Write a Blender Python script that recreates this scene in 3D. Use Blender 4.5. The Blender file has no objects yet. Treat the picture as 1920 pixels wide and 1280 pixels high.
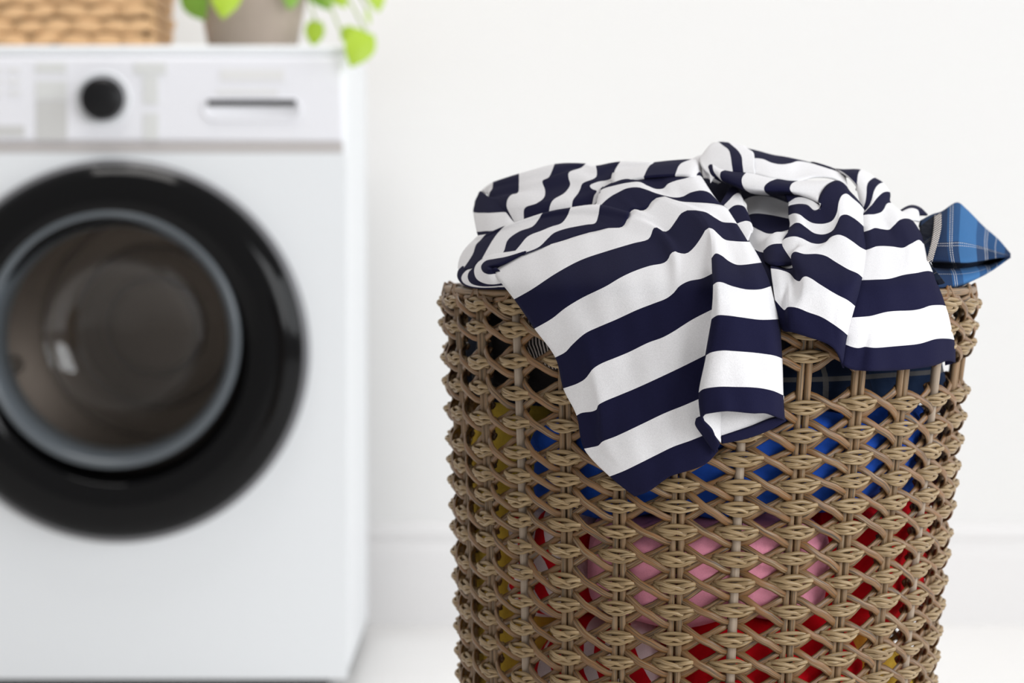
import bpy, bmesh, math, random
import numpy as np
from mathutils import Vector, Matrix

random.seed(7)
R = math.radians
scene = bpy.context.scene
COL = scene.collection

# ------------------------------------------------------------------ camera
FPX = 4800.0                      # focal length in pixels of the 1920 wide frame (90 mm)
CAMZ = 0.616
PITCH = math.atan(220 / FPX)
cam_d = bpy.data.cameras.new('camera')
cam = bpy.data.objects.new('camera', cam_d)
COL.objects.link(cam)
cam.location = (0, 0, CAMZ)
cam.rotation_euler = (R(90) - PITCH, 0, 0)
cam_d.sensor_width = 36
cam_d.lens = 90
cam_d.clip_start = 0.05
cam_d.dof.use_dof = True
cam_d.dof.focus_distance = 1.735
cam_d.dof.aperture_fstop = 6.3
scene.camera = cam

# ------------------------------------------------------------------ light
world = bpy.data.worlds.new('world')
scene.world = world
world.use_nodes = True
bg = world.node_tree.nodes['Background']
bg.inputs[0].default_value = (1.0, 0.985, 0.97, 1)
bg.inputs[1].default_value = 0.45


def area(name, loc, target, size, size_y, power, color):
    d = bpy.data.lights.new(name, 'AREA')
    d.shape = 'RECTANGLE'
    d.size = size
    d.size_y = size_y
    d.energy = power
    d.color = color
    o = bpy.data.objects.new(name, d)
    COL.objects.link(o)
    o.location = loc
    o.rotation_euler = (Vector(target) - Vector(loc)).to_track_quat('-Z', 'Y').to_euler()
    return o


area('window_light', (3.6, 2.0, 1.5), (0.1, 1.8, 0.5), 1.8, 1.6, 54, (0.93, 0.97, 1.0))
area('front_window_light', (2.4, -0.4, 1.6), (0.1, 2.2, 0.5), 1.8, 1.8, 76, (0.96, 0.98, 1.0))
area('wall_fill', (-0.55, 3.05, 2.5), (-0.55, 3.05, 0), 1.0, 1.0, 24, (1.0, 0.97, 0.94))  # unseen fill lamp, added to even out the wall beside the machine

scene.view_settings.view_transform = 'Standard'
scene.view_settings.look = 'None'
scene.view_settings.gamma = 1
scene.view_settings.use_curve_mapping = False
scene.view_settings.exposure = -0.08


# ------------------------------------------------------------------ helpers
def W(px, py, Y):
    """point of the place seen at a pixel of the 1920x1280 frame, at distance Y"""
    a = (px - 960) / FPX
    b = (640 - py) / FPX
    dy = math.cos(PITCH) + b * math.sin(PITCH)
    dz = -math.sin(PITCH) + b * math.cos(PITCH)
    t = Y / dy
    return Vector((a * t, Y, CAMZ + dz * t))


def tag(o, label=None, cat=None, group=None, kind=None):
    if label:
        o['label'] = label
    if cat:
        o['category'] = cat
    if group:
        o['group'] = group
    if kind:
        o['kind'] = kind
    return o


def empty(name, loc=(0, 0, 0)):
    o = bpy.data.objects.new(name, None)
    COL.objects.link(o)
    o.location = loc
    o.empty_display_size = 0.05
    return o


def link(name, me, mat=None, parent=None, M=None, smooth=True):
    o = bpy.data.objects.new(name, me)
    COL.objects.link(o)
    if mat and not me.materials:
        me.materials.append(mat)
    if smooth:
        for p in me.polygons:
            p.use_smooth = True
    if parent:
        o.parent = parent
        o.matrix_parent_inverse = parent.matrix_basis.inverted()
    if M is not None:
        o.matrix_basis = M
    return o


def mesh(name, verts, faces, uvs=None):
    me = bpy.data.meshes.new(name)
    me.from_pydata([tuple(v) for v in verts], [], faces)
    if uvs is not None:
        l = me.uv_layers.new(name='UVMap')
        idx = np.zeros(len(me.loops), dtype=np.int32)
        me.loops.foreach_get('vertex_index', idx)
        l.data.foreach_set('uv', np.asarray(uvs, dtype=np.float32)[idx].ravel())
    me.update()
    return me


class MB:
    """collects quads / tubes / boxes for one mesh"""

    def __init__(s):
        s.v, s.f, s.uv = [], [], []

    def box(s, lo, hi):
        n = len(s.v)
        for x in (lo[0], hi[0]):
            for y in (lo[1], hi[1]):
                for z in (lo[2], hi[2]):
                    s.v.append((x, y, z))
                    s.uv.append((0, 0))
        for q in ((0, 1, 3, 2), (4, 6, 7, 5), (0, 4, 5, 1), (2, 3, 7, 6), (0, 2, 6, 4), (1, 5, 7, 3)):
            s.f.append(tuple(n + i for i in q))
        return s

    def tube(s, pts, ra, rb=None, sides=8, up=(0, 1, 0), caps=True, taper=None, twist=0.0, v0=0.0):
        """elliptic tube: half width ra sideways, half thickness rb along up"""
        rb = rb or ra
        P = [Vector(p) for p in pts]
        n0 = len(s.v)
        up = Vector(up)
        L = 0.0
        for i, p in enumerate(P):
            if i:
                L += (P[i] - P[i - 1]).length
            t = (P[min(i + 1, len(P) - 1)] - P[max(i - 1, 0)]).normalized()
            side = t.cross(up)
            if side.length < 1e-4:
                side = t.cross(Vector((1, 0, 0)))
            side.normalize()
            nn = side.cross(t).normalized()
            k = taper(i / (len(P) - 1)) if taper else 1.0
            tw = twist * (i / (len(P) - 1) - 0.5)
            for j in range(sides):
                a = 2 * math.pi * j / sides
                ca, sa = math.cos(a) * ra * k, math.sin(a) * rb * k
                c2 = ca * math.cos(tw) - sa * math.sin(tw)
                s2 = ca * math.sin(tw) + sa * math.cos(tw)
                s.v.append(p + side * c2 + nn * s2)
                s.uv.append((L * 40, v0 + abs(2 * j / sides - 1)))
        m = len(P)
        for i in range(m - 1):
            for j in range(sides):
                a = n0 + i * sides + j
                b = n0 + i * sides + (j + 1) % sides
                s.f.append((a, b, b + sides, a + sides))
        if caps:
            s.f.append(tuple(n0 + j for j in reversed(range(sides))))
            s.f.append(tuple(n0 + (m - 1) * sides + j for j in range(sides)))
        return s

    def lathe(s, prof, n=64, origin=(0, 0, 0), axis='y', close=False):
        """profile of (r, h): around the y axis (h along y) or the z axis (h along z)"""
        n0 = len(s.v)
        o = Vector(origin)
        for (r, h) in prof:
            for j in range(n):
                a = 2 * math.pi * j / n
                if axis == 'y':
                    s.v.append(o + Vector((r * math.cos(a), h, r * math.sin(a))))
                else:
                    s.v.append(o + Vector((r * math.cos(a), r * math.sin(a), h)))
                s.uv.append((j / n, h))
        for i in range(len(prof) - 1):
            for j in range(n):
                a = n0 + i * n + j
                b = n0 + i * n + (j + 1) % n
                s.f.append((a, b, b + n, a + n) if axis == 'z' else (a, a + n, b + n, b))
        return s

    def disc(s, c, r, n=32, axis='y'):
        n0 = len(s.v)
        for j in range(n):
            a = 2 * math.pi * j / n
            d = Vector((r * math.cos(a), 0, r * math.sin(a))) if axis == 'y' else Vector((r * math.cos(a), r * math.sin(a), 0))
            s.v.append(Vector(c) + d)
            s.uv.append((0, 0))
        s.f.append(tuple(range(n0, n0 + n)))
        return s

    def add(s, verts, faces, M=None, uv=None):
        n = len(s.v)
        for i, v in enumerate(verts):
            s.v.append((M @ Vector(v)) if M is not None else v)
            s.uv.append(uv[i] if uv else (0, 0))
        s.f += [tuple(n + i for i in q) for q in faces]

    def build(s, name, mat=None, parent=None, smooth=True, bevel=0, M=None):
        me = mesh(name, s.v, s.f, s.uv)
        o = link(name, me, mat, parent, M, smooth)
        if bevel:
            b = o.modifiers.new('bevel', 'BEVEL')
            b.width = bevel
            b.segments = 3
            b.limit_method = 'ANGLE'
            b.harden_normals = False
            if smooth:
                sharp(me, 35)
        return o

    def mesh(s, name):
        return mesh(name, s.v, s.f, s.uv)


def sharp(me, deg):
    try:
        me.set_sharp_from_angle(angle=R(deg))
    except Exception:
        pass


# ------------------------------------------------------------------ materials
def mat(name, color, rough=0.5, spec=0.5, metal=0.0, noise=0.0, nscale=40, bump=0.0, bscale=200, sheen=0.0):
    m = bpy.data.materials.new(name)
    m.use_nodes = True
    nt = m.node_tree
    b = nt.nodes['Principled BSDF']
    b.inputs['Base Color'].default_value = (*color, 1)
    b.inputs['Roughness'].default_value = rough
    b.inputs['Metallic'].default_value = metal
    b.inputs['Specular IOR Level'].default_value = spec
    if sheen:
        b.inputs['Sheen Weight'].default_value = sheen
        b.inputs['Sheen Roughness'].default_value = 0.4
    tc = nt.nodes.new('ShaderNodeTexCoord')
    if noise:
        n = nt.nodes.new('ShaderNodeTexNoise')
        n.inputs['Scale'].default_value = nscale
        n.inputs['Detail'].default_value = 4
        nt.links.new(tc.outputs['Object'], n.inputs['Vector'])
        mx = nt.nodes.new('ShaderNodeMix')
        mx.data_type = 'RGBA'
        mx.inputs[6].default_value = (*[c * (1 - noise) for c in color], 1)
        mx.inputs[7].default_value = (*[min(1, c * (1 + noise)) for c in color], 1)
        nt.links.new(n.outputs['Fac'], mx.inputs[0])
        nt.links.new(mx.outputs[2], b.inputs['Base Color'])
    if bump:
        n2 = nt.nodes.new('ShaderNodeTexNoise')
        n2.inputs['Scale'].default_value = bscale
        n2.inputs['Detail'].default_value = 3
        nt.links.new(tc.outputs['Object'], n2.inputs['Vector'])
        bp = nt.nodes.new('ShaderNodeBump')
        bp.inputs['Strength'].default_value = bump
        bp.inputs['Distance'].default_value = 0.002
        nt.links.new(n2.outputs['Fac'], bp.inputs['Height'])
        nt.links.new(bp.outputs['Normal'], b.inputs['Normal'])
    return m


class NT:
    """small helper to write node graphs"""

    def __init__(s, m):
        s.t = m.node_tree

    def n(s, kind, **kw):
        x = s.t.nodes.new(kind)
        for k, v in kw.items():
            setattr(x, k, v)
        return x

    def l(s, a, b):
        s.t.links.new(a, b)

    def math(s, op, a, b=None, c=None):
        x = s.n('ShaderNodeMath', operation=op)
        for i, q in enumerate((a, b, c)):
            if q is None:
                continue
            if isinstance(q, (int, float)):
                x.inputs[i].default_value = q
            else:
                s.l(q, x.inputs[i])
        return x.outputs[0]

    def mix(s, fac, a, b):
        x = s.n('ShaderNodeMix', data_type='RGBA')
        for sock, q in ((x.inputs[0], fac), (x.inputs[6], a), (x.inputs[7], b)):
            if isinstance(q, (int, float)):
                sock.default_value = q
            elif isinstance(q, tuple):
                sock.default_value = (*q, 1)
            else:
                s.l(q, sock)
        return x.outputs[2]


def fabric(name, colorfn, rough=0.9, sheen=0.015, bump=0.3, bscale=1400, wrinkle=0.0):
    """cloth: colorfn(g, u, v) gives the colour socket or a tuple"""
    m = bpy.data.materials.new(name)
    m.use_nodes = True
    g = NT(m)
    b = m.node_tree.nodes['Principled BSDF']
    uv = g.n('ShaderNodeUVMap')
    sp = g.n('ShaderNodeSeparateXYZ')
    g.l(uv.outputs[0], sp.inputs[0])
    c = colorfn(g, sp.outputs[0], sp.outputs[1])
    tc = g.n('ShaderNodeTexCoord')
    nz = g.n('ShaderNodeTexNoise')
    nz.inputs['Scale'].default_value = bscale
    nz.inputs['Detail'].default_value = 2
    g.l(tc.outputs['Object'], nz.inputs['Vector'])
    lo = g.math('MULTIPLY_ADD', nz.outputs['Fac'], 0.3, 0.85)
    vm = g.n('ShaderNodeVectorMath', operation='SCALE')
    if isinstance(c, tuple):
        vm.inputs[0].default_value = c
    else:
        g.l(c, vm.inputs[0])
    g.l(lo, vm.inputs['Scale'])
    g.l(vm.outputs[0], b.inputs['Base Color'])
    b.inputs['Roughness'].default_value = rough
    b.inputs['Specular IOR Level'].default_value = 0.06
    b.inputs['Sheen Weight'].default_value = sheen
    b.inputs['Sheen Roughness'].default_value = 0.5
    h = nz.outputs['Fac']
    bp = g.n('ShaderNodeBump')
    bp.inputs['Strength'].default_value = bump
    bp.inputs['Distance'].default_value = 0.0006
    g.l(h, bp.inputs['Height'])
    last = bp.outputs['Normal']
    if wrinkle:
        wz = g.n('ShaderNodeTexNoise')
        wz.inputs['Scale'].default_value = 45
        wz.inputs['Detail'].default_value = 2
        wz.inputs['Distortion'].default_value = 0.6
        g.l(tc.outputs['Object'], wz.inputs['Vector'])
        b2 = g.n('ShaderNodeBump')
        b2.inputs['Strength'].default_value = wrinkle
        b2.inputs['Distance'].default_value = 0.006
        g.l(wz.outputs['Fac'], b2.inputs['Height'])
        g.l(last, b2.inputs['Normal'])
        last = b2.outputs['Normal']
    g.l(last, b.inputs['Normal'])
    return m


def stripe_color(dark, light):
    def fn(g, u, v):
        f = g.math('FLOOR', v)
        par = g.math('PINGPONG', f, 1.0)          # 0 even, 1 odd
        return g.mix(par, dark, light)
    return fn


def lines(g, t, period, offset, width):
    """1 on thin lines of the given width at every period"""
    d = g.math('PINGPONG', g.math('SUBTRACT', t, offset), period / 2)
    return g.math('LESS_THAN', d, width / 2)


def plaid_color(base, dark, bright, line, dashed=1.0):
    def fn(g, u, v):
        c = base
        band = g.math('LESS_THAN', g.math('PINGPONG', g.math('SUBTRACT', u, 0.10), 0.5), 0.17)
        band2 = g.math('LESS_THAN', g.math('PINGPONG', g.math('SUBTRACT', v, 0.80), 0.5), 0.20)
        c = g.mix(g.math('MULTIPLY', band, 0.75), c, dark)
        c = g.mix(g.math('MULTIPLY', band2, 0.6), c, dark)
        hi = g.math('LESS_THAN', g.math('PINGPONG', g.math('SUBTRACT', u, 0.50), 0.5), 0.10)
        c = g.mix(g.math('MULTIPLY', hi, 0.6), c, bright)
        for (t, off) in ((u, 0.30), (u, 0.325), (u, 0.70), (u, 0.725), (u, 0.82), (v, 0.62), (v, 0.655), (v, 1.12)):
            dash = g.math('GREATER_THAN', g.math('SINE', g.math('MULTIPLY', v if t is u else u, 260.0 * dashed)), -0.5)
            c = g.mix(g.math('MULTIPLY', g.math('MULTIPLY', lines(g, t, 1.0, off, 0.0075), dash), 0.8), c, line)
        return c
    return fn


def wicker(name, cols, rough=0.42):
    """cols: list of (pos, rgb); grain runs along the strand (uv.x) and varies around it (uv.y)"""
    m = bpy.data.materials.new(name)
    m.use_nodes = True
    g = NT(m)
    b = m.node_tree.nodes['Principled BSDF']
    uv = g.n('ShaderNodeUVMap')
    oi = g.n('ShaderNodeObjectInfo')
    mp = g.n('ShaderNodeMapping')
    mp.inputs['Scale'].default_value = (0.30, 5.5, 1)
    g.l(uv.outputs[0], mp.inputs[0])
    cb = g.n('ShaderNodeCombineXYZ')
    g.l(g.math('MULTIPLY', oi.outputs['Random'], 37.0), cb.inputs[0])
    g.l(g.math('MULTIPLY', oi.outputs['Random'], 11.0), cb.inputs[1])
    va = g.n('ShaderNodeVectorMath', operation='ADD')
    g.l(mp.outputs[0], va.inputs[0])
    g.l(cb.outputs[0], va.inputs[1])
    nz = g.n('ShaderNodeTexNoise')
    nz.inputs['Scale'].default_value = 1.6
    nz.inputs['Detail'].default_value = 5
    nz.inputs['Roughness'].default_value = 0.65
    g.l(va.outputs[0], nz.inputs['Vector'])
    r = g.n('ShaderNodeValToRGB')
    el = r.color_ramp.elements
    el[0].position, el[0].color = cols[0][0], (*cols[0][1], 1)
    el[1].position, el[1].color = cols[-1][0], (*cols[-1][1], 1)
    for p, c in cols[1:-1]:
        e = el.new(p)
        e.color = (*c, 1)
    g.l(nz.outputs['Fac'], r.inputs[0])
    g.l(r.outputs[0], b.inputs['Base Color'])
    b.inputs['Roughness'].default_value = rough
    b.inputs['Specular IOR Level'].default_value = 0.45
    bp = g.n('ShaderNodeBump')
    bp.inputs['Strength'].default_value = 0.2
    bp.inputs['Distance'].default_value = 0.0006
    g.l(nz.outputs['Fac'], bp.inputs['Height'])
    g.l(bp.outputs['Normal'], b.inputs['Normal'])
    return m


M = {}
M['wall'] = mat('wall_paint', (0.81, 0.804, 0.796), 0.8, 0.2, noise=0.015, nscale=3)
M['trim'] = mat('trim_paint', (0.80, 0.787, 0.785), 0.35, 0.4)
M['floor'] = mat('floor_light', (0.90, 0.885, 0.87), 0.35, 0.4, noise=0.02, nscale=5)
M['white'] = mat('appliance_white', (0.83, 0.855, 0.88), 0.3, 0.4)
M['panel'] = mat('appliance_panel', (0.86, 0.865, 0.91), 0.35, 0.4)
M['stripgrey'] = mat('appliance_strip', (0.55, 0.52, 0.51), 0.35, 0.5)
M['legend'] = mat('printed_grey', (0.73, 0.74, 0.73), 0.5, 0.3)
M['legend2'] = mat('printed_mid_grey', (0.63, 0.63, 0.62), 0.5, 0.3)
M['legend3'] = mat('printed_pale_grey', (0.80, 0.80, 0.80), 0.5, 0.3)
M['black'] = mat('gloss_black', (0.004, 0.004, 0.0045), 0.10, 0.18)
M['knob'] = mat('knob_black', (0.006, 0.006, 0.007), 0.4, 0.25)
M['bezel'] = mat('door_bezel', (0.16, 0.16, 0.17), 0.3, 0.5)
M['ring'] = mat('door_inner_ring', (0.10, 0.115, 0.13), 0.3, 0.5)
M['gasket'] = mat('rubber_gasket', (0.030, 0.026, 0.024), 0.7, 0.2)
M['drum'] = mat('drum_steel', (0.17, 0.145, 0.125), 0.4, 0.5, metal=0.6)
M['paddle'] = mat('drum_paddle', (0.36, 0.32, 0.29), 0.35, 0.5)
M['dark'] = mat('plinth_dark', (0.03, 0.03, 0.032), 0.6, 0.3)
M['recess'] = mat('recess_shadow', (0.55, 0.55, 0.60), 0.5, 0.3)
M['pot'] = mat('pot_taupe', (0.47, 0.39, 0.33), 0.6, 0.3, noise=0.05, nscale=30)
M['soil'] = mat('soil', (0.03, 0.02, 0.014), 0.9, 0.1, noise=0.4, nscale=90)
M['leaf'] = mat('leaf_yellow_green', (0.42, 0.60, 0.045), 0.45, 0.4, noise=0.25, nscale=25)
M['leaf2'] = mat('leaf_green', (0.22, 0.42, 0.05), 0.45, 0.4, noise=0.25, nscale=25)
M['stem'] = mat('stem_green', (0.35, 0.48, 0.08), 0.5, 0.4)
M['straw'] = mat('straw_tan', (0.70, 0.45, 0.24), 0.6, 0.3, noise=0.3, nscale=60)
M['straw_dark'] = mat('straw_brown', (0.50, 0.35, 0.20), 0.7, 0.2, noise=0.3, nscale=60)

# glass of the machine door: clear sheet with a Fresnel reflection
gm = bpy.data.materials.new('door_glass')
gm.use_nodes = True
_t = gm.node_tree
_t.nodes.clear()
_o = _t.nodes.new('ShaderNodeOutputMaterial')
_a = _t.nodes.new('ShaderNodeBsdfTransparent')
_a.inputs[0].default_value = (0.92, 0.90, 0.88, 1)
_b = _t.nodes.new('ShaderNodeBsdfGlossy')
_b.inputs['Roughness'].default_value = 0.04
_f = _t.nodes.new('ShaderNodeFresnel')
_f.inputs[0].default_value = 1.5
_m = _t.nodes.new('ShaderNodeMixShader')
_c = _t.nodes.new('ShaderNodeMath')
_c.operation = 'MINIMUM'
_c.inputs[1].default_value = 0.09
_t.links.new(_f.outputs[0], _c.inputs[0])
_t.links.new(_c.outputs[0], _m.inputs[0])
_t.links.new(_a.outputs[0], _m.inputs[1])
_t.links.new(_b.outputs[0], _m.inputs[2])
_t.links.new(_m.outputs[0], _o.inputs[0])
M['glass'] = gm

M['strand'] = wicker('wicker_strand', [(0.37, (0.045, 0.040, 0.034)), (0.45, (0.14, 0.085, 0.040)), (0.505, (0.27, 0.115, 0.034)),
                                       (0.55, (0.175, 0.105, 0.047)), (0.64, (0.30, 0.225, 0.14))])
M['knot'] = wicker('wicker_plait', [(0.37, (0.12, 0.078, 0.038)), (0.47, (0.28, 0.185, 0.088)), (0.55, (0.36, 0.25, 0.127)), (0.65, (0.47, 0.37, 0.23))])
M['stake'] = wicker('wicker_stake', [(0.37, (0.085, 0.066, 0.043)), (0.46, (0.17, 0.112, 0.058)), (0.52, (0.27, 0.150, 0.066)), (0.63, (0.26, 0.20, 0.13))])
M['pale_stake'] = wicker('wicker_pale_stake', [(0.35, (0.30, 0.225, 0.16)), (0.65, (0.40, 0.32, 0.245))])

NAVY = (0.0115, 0.0115, 0.036)
WHITE = (0.83, 0.82, 0.835)
M['stripe'] = fabric('navy_white_jersey', stripe_color(NAVY, WHITE))
M['lining'] = fabric('white_jersey', lambda g, u, v: WHITE)
M['navy'] = fabric('navy_jersey', lambda g, u, v: NAVY)
M['plaid'] = fabric('blue_plaid_flannel', plaid_color((0.022, 0.075, 0.19), (0.012, 0.020, 0.05), (0.055, 0.18, 0.40), (0.62, 0.60, 0.58)), bscale=900)
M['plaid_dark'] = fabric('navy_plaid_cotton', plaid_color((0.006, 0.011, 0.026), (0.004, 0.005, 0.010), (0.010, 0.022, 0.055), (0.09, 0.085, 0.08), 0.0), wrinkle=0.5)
M['charcoal'] = fabric('charcoal_cloth', lambda g, u, v: g.mix(g.math('MULTIPLY', g.math('MULTIPLY', g.math('GREATER_THAN', g.math('SINE', g.math('MULTIPLY_ADD', u, 1300, g.math('MULTIPLY', v, 300))), 0.1),
                       g.math('LESS_THAN', g.math('ABSOLUTE', g.math('SUBTRACT', v, 1.065)), 0.035)), g.math('LESS_THAN', g.math('ABSOLUTE', g.math('ADD', u, 0.205)), 0.05)), (0.016, 0.014, 0.014), (0.62, 0.55, 0.52)), wrinkle=0.6)
M['twill'] = fabric('cream_twill', lambda g, u, v: g.mix(g.math('GREATER_THAN', g.math('SINE', g.math('MULTIPLY_ADD', u, 130.0, g.math('MULTIPLY', v, 9.0))), 0.1), (0.03, 0.03, 0.05), (0.72, 0.66, 0.60)))
M['blue'] = fabric('royal_blue_cotton', lambda g, u, v: (0.020, 0.085, 0.46), wrinkle=0.6)
M['pink'] = fabric('pink_cotton', lambda g, u, v: (0.78, 0.30, 0.40), wrinkle=0.5)
M['red'] = fabric('red_cotton', lambda g, u, v: (0.72, 0.006, 0.014), wrinkle=0.6)
M['redwhite'] = fabric('red_white_stripe', lambda g, u, v: g.mix(g.math('GREATER_THAN', g.math('SINE', g.math('MULTIPLY_ADD', u, 150.0, g.math('MULTIPLY', v, 75.0))), 0.0), (0.58, 0.006, 0.014), (0.80, 0.66, 0.66)), wrinkle=0.5)
M['yellow'] = fabric('yellow_cotton', lambda g, u, v: (0.85, 0.58, 0.08), wrinkle=0.5)

# ------------------------------------------------------------------ the setting
YW = 3.93                                   # back wall
b = MB().box((-4, YW, 0), (4, YW + 0.1, 3.0))
tag(b.build('wall_back', M['wall'], smooth=False), kind='structure')
b = MB().box((-4, -1.5, -0.05), (4, YW + 0.1, 0))
tag(b.build('floor', M['floor'], smooth=False), kind='structure')
# baseboard: flat board, cove and bead
prof = [(0, 0.0), (0.016, 0.0), (0.016, 0.108), (0.0145, 0.112), (0.0145, 0.118), (0.009, 0.124), (0.0085, 0.130), (0.012, 0.134),
        (0.0125, 0.142), (0.010, 0.150), (0.005, 0.156), (0, 0.158)]
v, f = [], []
for x in (-4, 4):
    for (d, z) in prof:
        v.append((x, YW - d, z))
n = len(prof)
for i in range(n - 1):
    f.append((i, i + n, i + n + 1, i + 1))
o = link('baseboard_back', mesh('baseboard_back', v, f), M['trim'], smooth=False)
tag(o, kind='structure')

# ------------------------------------------------------------------ washing machine
YM = 3.35
PM = FPX / YM                                # pixels per metre at the machine's front


def mx(px):
    return (px - 960) / FPX * YM


def mz(py):
    return W(960, py, YM).z


XR = mx(650)
XL = XR - 0.60
XC = mx(222)
ZD = mz(658)
RD = 0.246
ZT, ZB = mz(85), mz(1272)
wm = empty('washing_machine', ((XL + XR) / 2, YM + 0.25, 0))
tag(wm, 'white front-loading washing machine with a black round door against the wall', 'washing machine')
DEP = 0.47
b = MB()
Z0, Z1 = ZB, mz(287)
# front sheet with a round opening
N = 96
angs = sorted(set([2 * math.pi * i / N for i in range(N)] +
                  [math.atan2(zz - ZD, xx - XC) % (2 * math.pi) for xx in (XL, XR) for zz in (Z0, Z1)]))
ring_i, ring_o = [], []
for a in angs:
    c, s_ = math.cos(a), math.sin(a)
    t = min(((XR if c > 0 else XL) - XC) / c if abs(c) > 1e-6 else 9, ((Z1 if s_ > 0 else Z0) - ZD) / s_ if abs(s_) > 1e-6 else 9)
    ring_i.append((XC + 0.235 * c, YM, ZD + 0.235 * s_))
    ring_o.append((XC + t * c, YM, ZD + t * s_))
n = len(angs)
faces = [(i, (i + 1) % n, n + (i + 1) % n, n + i) for i in range(n)]
b.add(ring_i + ring_o, faces)
front = b.build('front_panel', M['white'], wm, smooth=False)
sd = front.modifiers.new('s', 'SOLIDIFY')
sd.thickness = 0.004
# cabinet: sides, top, back
b = MB()
b.box((XR - 0.012, YM + 0.003, ZB), (XR, YM + DEP, ZT - 0.012))
b.box((XL, YM + 0.003, ZB), (XL + 0.012, YM + DEP, ZT - 0.012))
b.box((XL, YM + DEP - 0.01, ZB), (XR, YM + DEP, ZT - 0.012))
b.box((XL, YM + 0.003, ZB), (XR, YM + DEP, ZB + 0.012))
b.build('cabinet', M['white'], wm, smooth=True, bevel=0.004)
b = MB().box((XL - 0.001, YM - 0.004, ZT - 0.014), (XR + 0.001, YM + DEP + 0.004, ZT))
b.build('top_panel', M['white'], wm, bevel=0.005)
# control panel
ZP0 = mz(266)
b = MB().box((XL, YM - 0.006, ZP0), (XR - 0.002, YM + 0.02, ZT - 0.014))
cp = b.build('control_panel', M['panel'], wm, bevel=0.006)
b = MB().box((XL, YM - 0.004, Z1), (XR - 0.004, YM + 0.015, ZP0))
b.build('trim_strip', M['stripgrey'], wm, bevel=0.002)


def legend(x0, y0, x1, y1, m, name='printed_legend'):
    q = MB().box((mx(x0), YM - 0.0072, mz(y1)), (mx(x1), YM - 0.0055, mz(y0)))
    q.build(name, M[m], cp, smooth=False)


legend(72, 118, 130, 138, 'legend')
legend(72, 152, 130, 186, 'legend')
legend(72, 188, 130, 262, 'legend2')
legend(256, 118, 316, 140, 'legend')
legend(272, 142, 300, 196, 'legend')
legend(272, 212, 300, 262, 'legend')
legend(416, 130, 536, 152, 'legend3')
legend(410, 168, 524, 178, 'legend3')
legend(-40, 236, 50, 256, 'legend2', 'display_window')
for yy in (128, 150, 170):
    legend(20, yy, 44, yy + 8, 'legend3')
    legend(-12, yy, 8, yy + 8, 'legend3')
# dial
dc = Vector((mx(197), YM - 0.006, mz(186)))
b = MB().lathe([(0.0, -0.024), (0.020, -0.024), (0.0255, -0.021), (0.0272, -0.015), (0.0285, 0.0)], 48, dc)
dial = b.build('program_dial', M['knob'], wm)
b = MB().lathe([(0.031, 0.0), (0.033, -0.002), (0.0355, -0.002), (0.0365, 0.001)], 48, dc)
b.build('dial_ring', M['white'], dial)
# detergent drawer: front, pull recess
dx0, dx1, dz0, dz1 = mx(384), mx(566), mz(226), mz(186)
b = MB()
hr = (dz1 - dz0) / 2
cz = (dz0 + dz1) / 2


def stadium(inset, y, nn=12):
    r = hr - inset
    pts = []
    for i in range(nn + 1):
        a = R(90) - math.pi * i / nn
        pts.append((dx1 - hr + r * math.cos(a), y, cz + r * math.sin(a)))
    for i in range(nn + 1):
        a = R(270) - math.pi * i / nn
        pts.append((dx0 + hr + r * math.cos(a), y, cz + r * math.sin(a)))
    return pts


rings = [stadium(-0.002, YM - 0.0062), stadium(-0.001, YM - 0.0085), stadium(0.001, YM - 0.0085), stadium(0.003, YM - 0.0065)]
n = len(rings[0])
vv = [p for r_ in rings for p in r_]
ff = []
for i in range(len(rings) - 1):
    for j in range(n):
        ff.append((i * n + j, i * n + (j + 1) % n, (i + 1) * n + (j + 1) % n, (i + 1) * n + j))
ff.append(tuple((len(rings) - 1) * n + j for j in range(n)))
b.add(vv, ff)
dr = b.build('detergent_drawer', M['panel'], wm)
b = MB().box((dx0 + 0.006, YM - 0.011, dz1 - 0.009), (dx1 - 0.006, YM - 0.006, dz1 - 0.001))
b.build('drawer_pull', M['dark'], dr, bevel=0.001)
# door
oc = Vector((XC, YM, ZD))
b = MB().lathe([(0.238, 0.004), (0.251, 0.0), (0.251, -0.010), (0.247, -0.016), (0.243, -0.018)], 128, oc)
door = b.build('door', M['bezel'], wm)
b = MB().lathe([(0.2445, -0.016), (0.238, -0.028), (0.222, -0.036), (0.198, -0.038), (0.176, -0.034), (0.168, -0.026), (0.166, -0.010)], 128, oc)
b.build('door_ring', M['black'], door)
rc = Vector((mx(214), YM, mz(634)))
b = MB().lathe([(0.1685, -0.030), (0.166, -0.036), (0.160, -0.036), (0.155, -0.026), (0.150, -0.004), (0.146, 0.03)], 128, rc)
b.build('porthole_rim', M['ring'], door)
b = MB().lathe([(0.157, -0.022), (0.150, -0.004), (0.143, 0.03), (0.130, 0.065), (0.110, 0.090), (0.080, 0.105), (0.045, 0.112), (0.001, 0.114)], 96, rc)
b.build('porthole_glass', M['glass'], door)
b = MB().lathe([(0.150, 0.006), (0.175, 0.012), (0.182, 0.03), (0.172, 0.045), (0.186, 0.06), (0.20, 0.07)], 96, rc)
b.build('door_gasket', M['gasket'], wm)
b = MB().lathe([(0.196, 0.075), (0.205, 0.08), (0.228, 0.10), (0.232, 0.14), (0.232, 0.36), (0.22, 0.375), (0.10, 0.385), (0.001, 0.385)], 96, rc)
drum = b.build('drum', M['drum'], wm)
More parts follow.
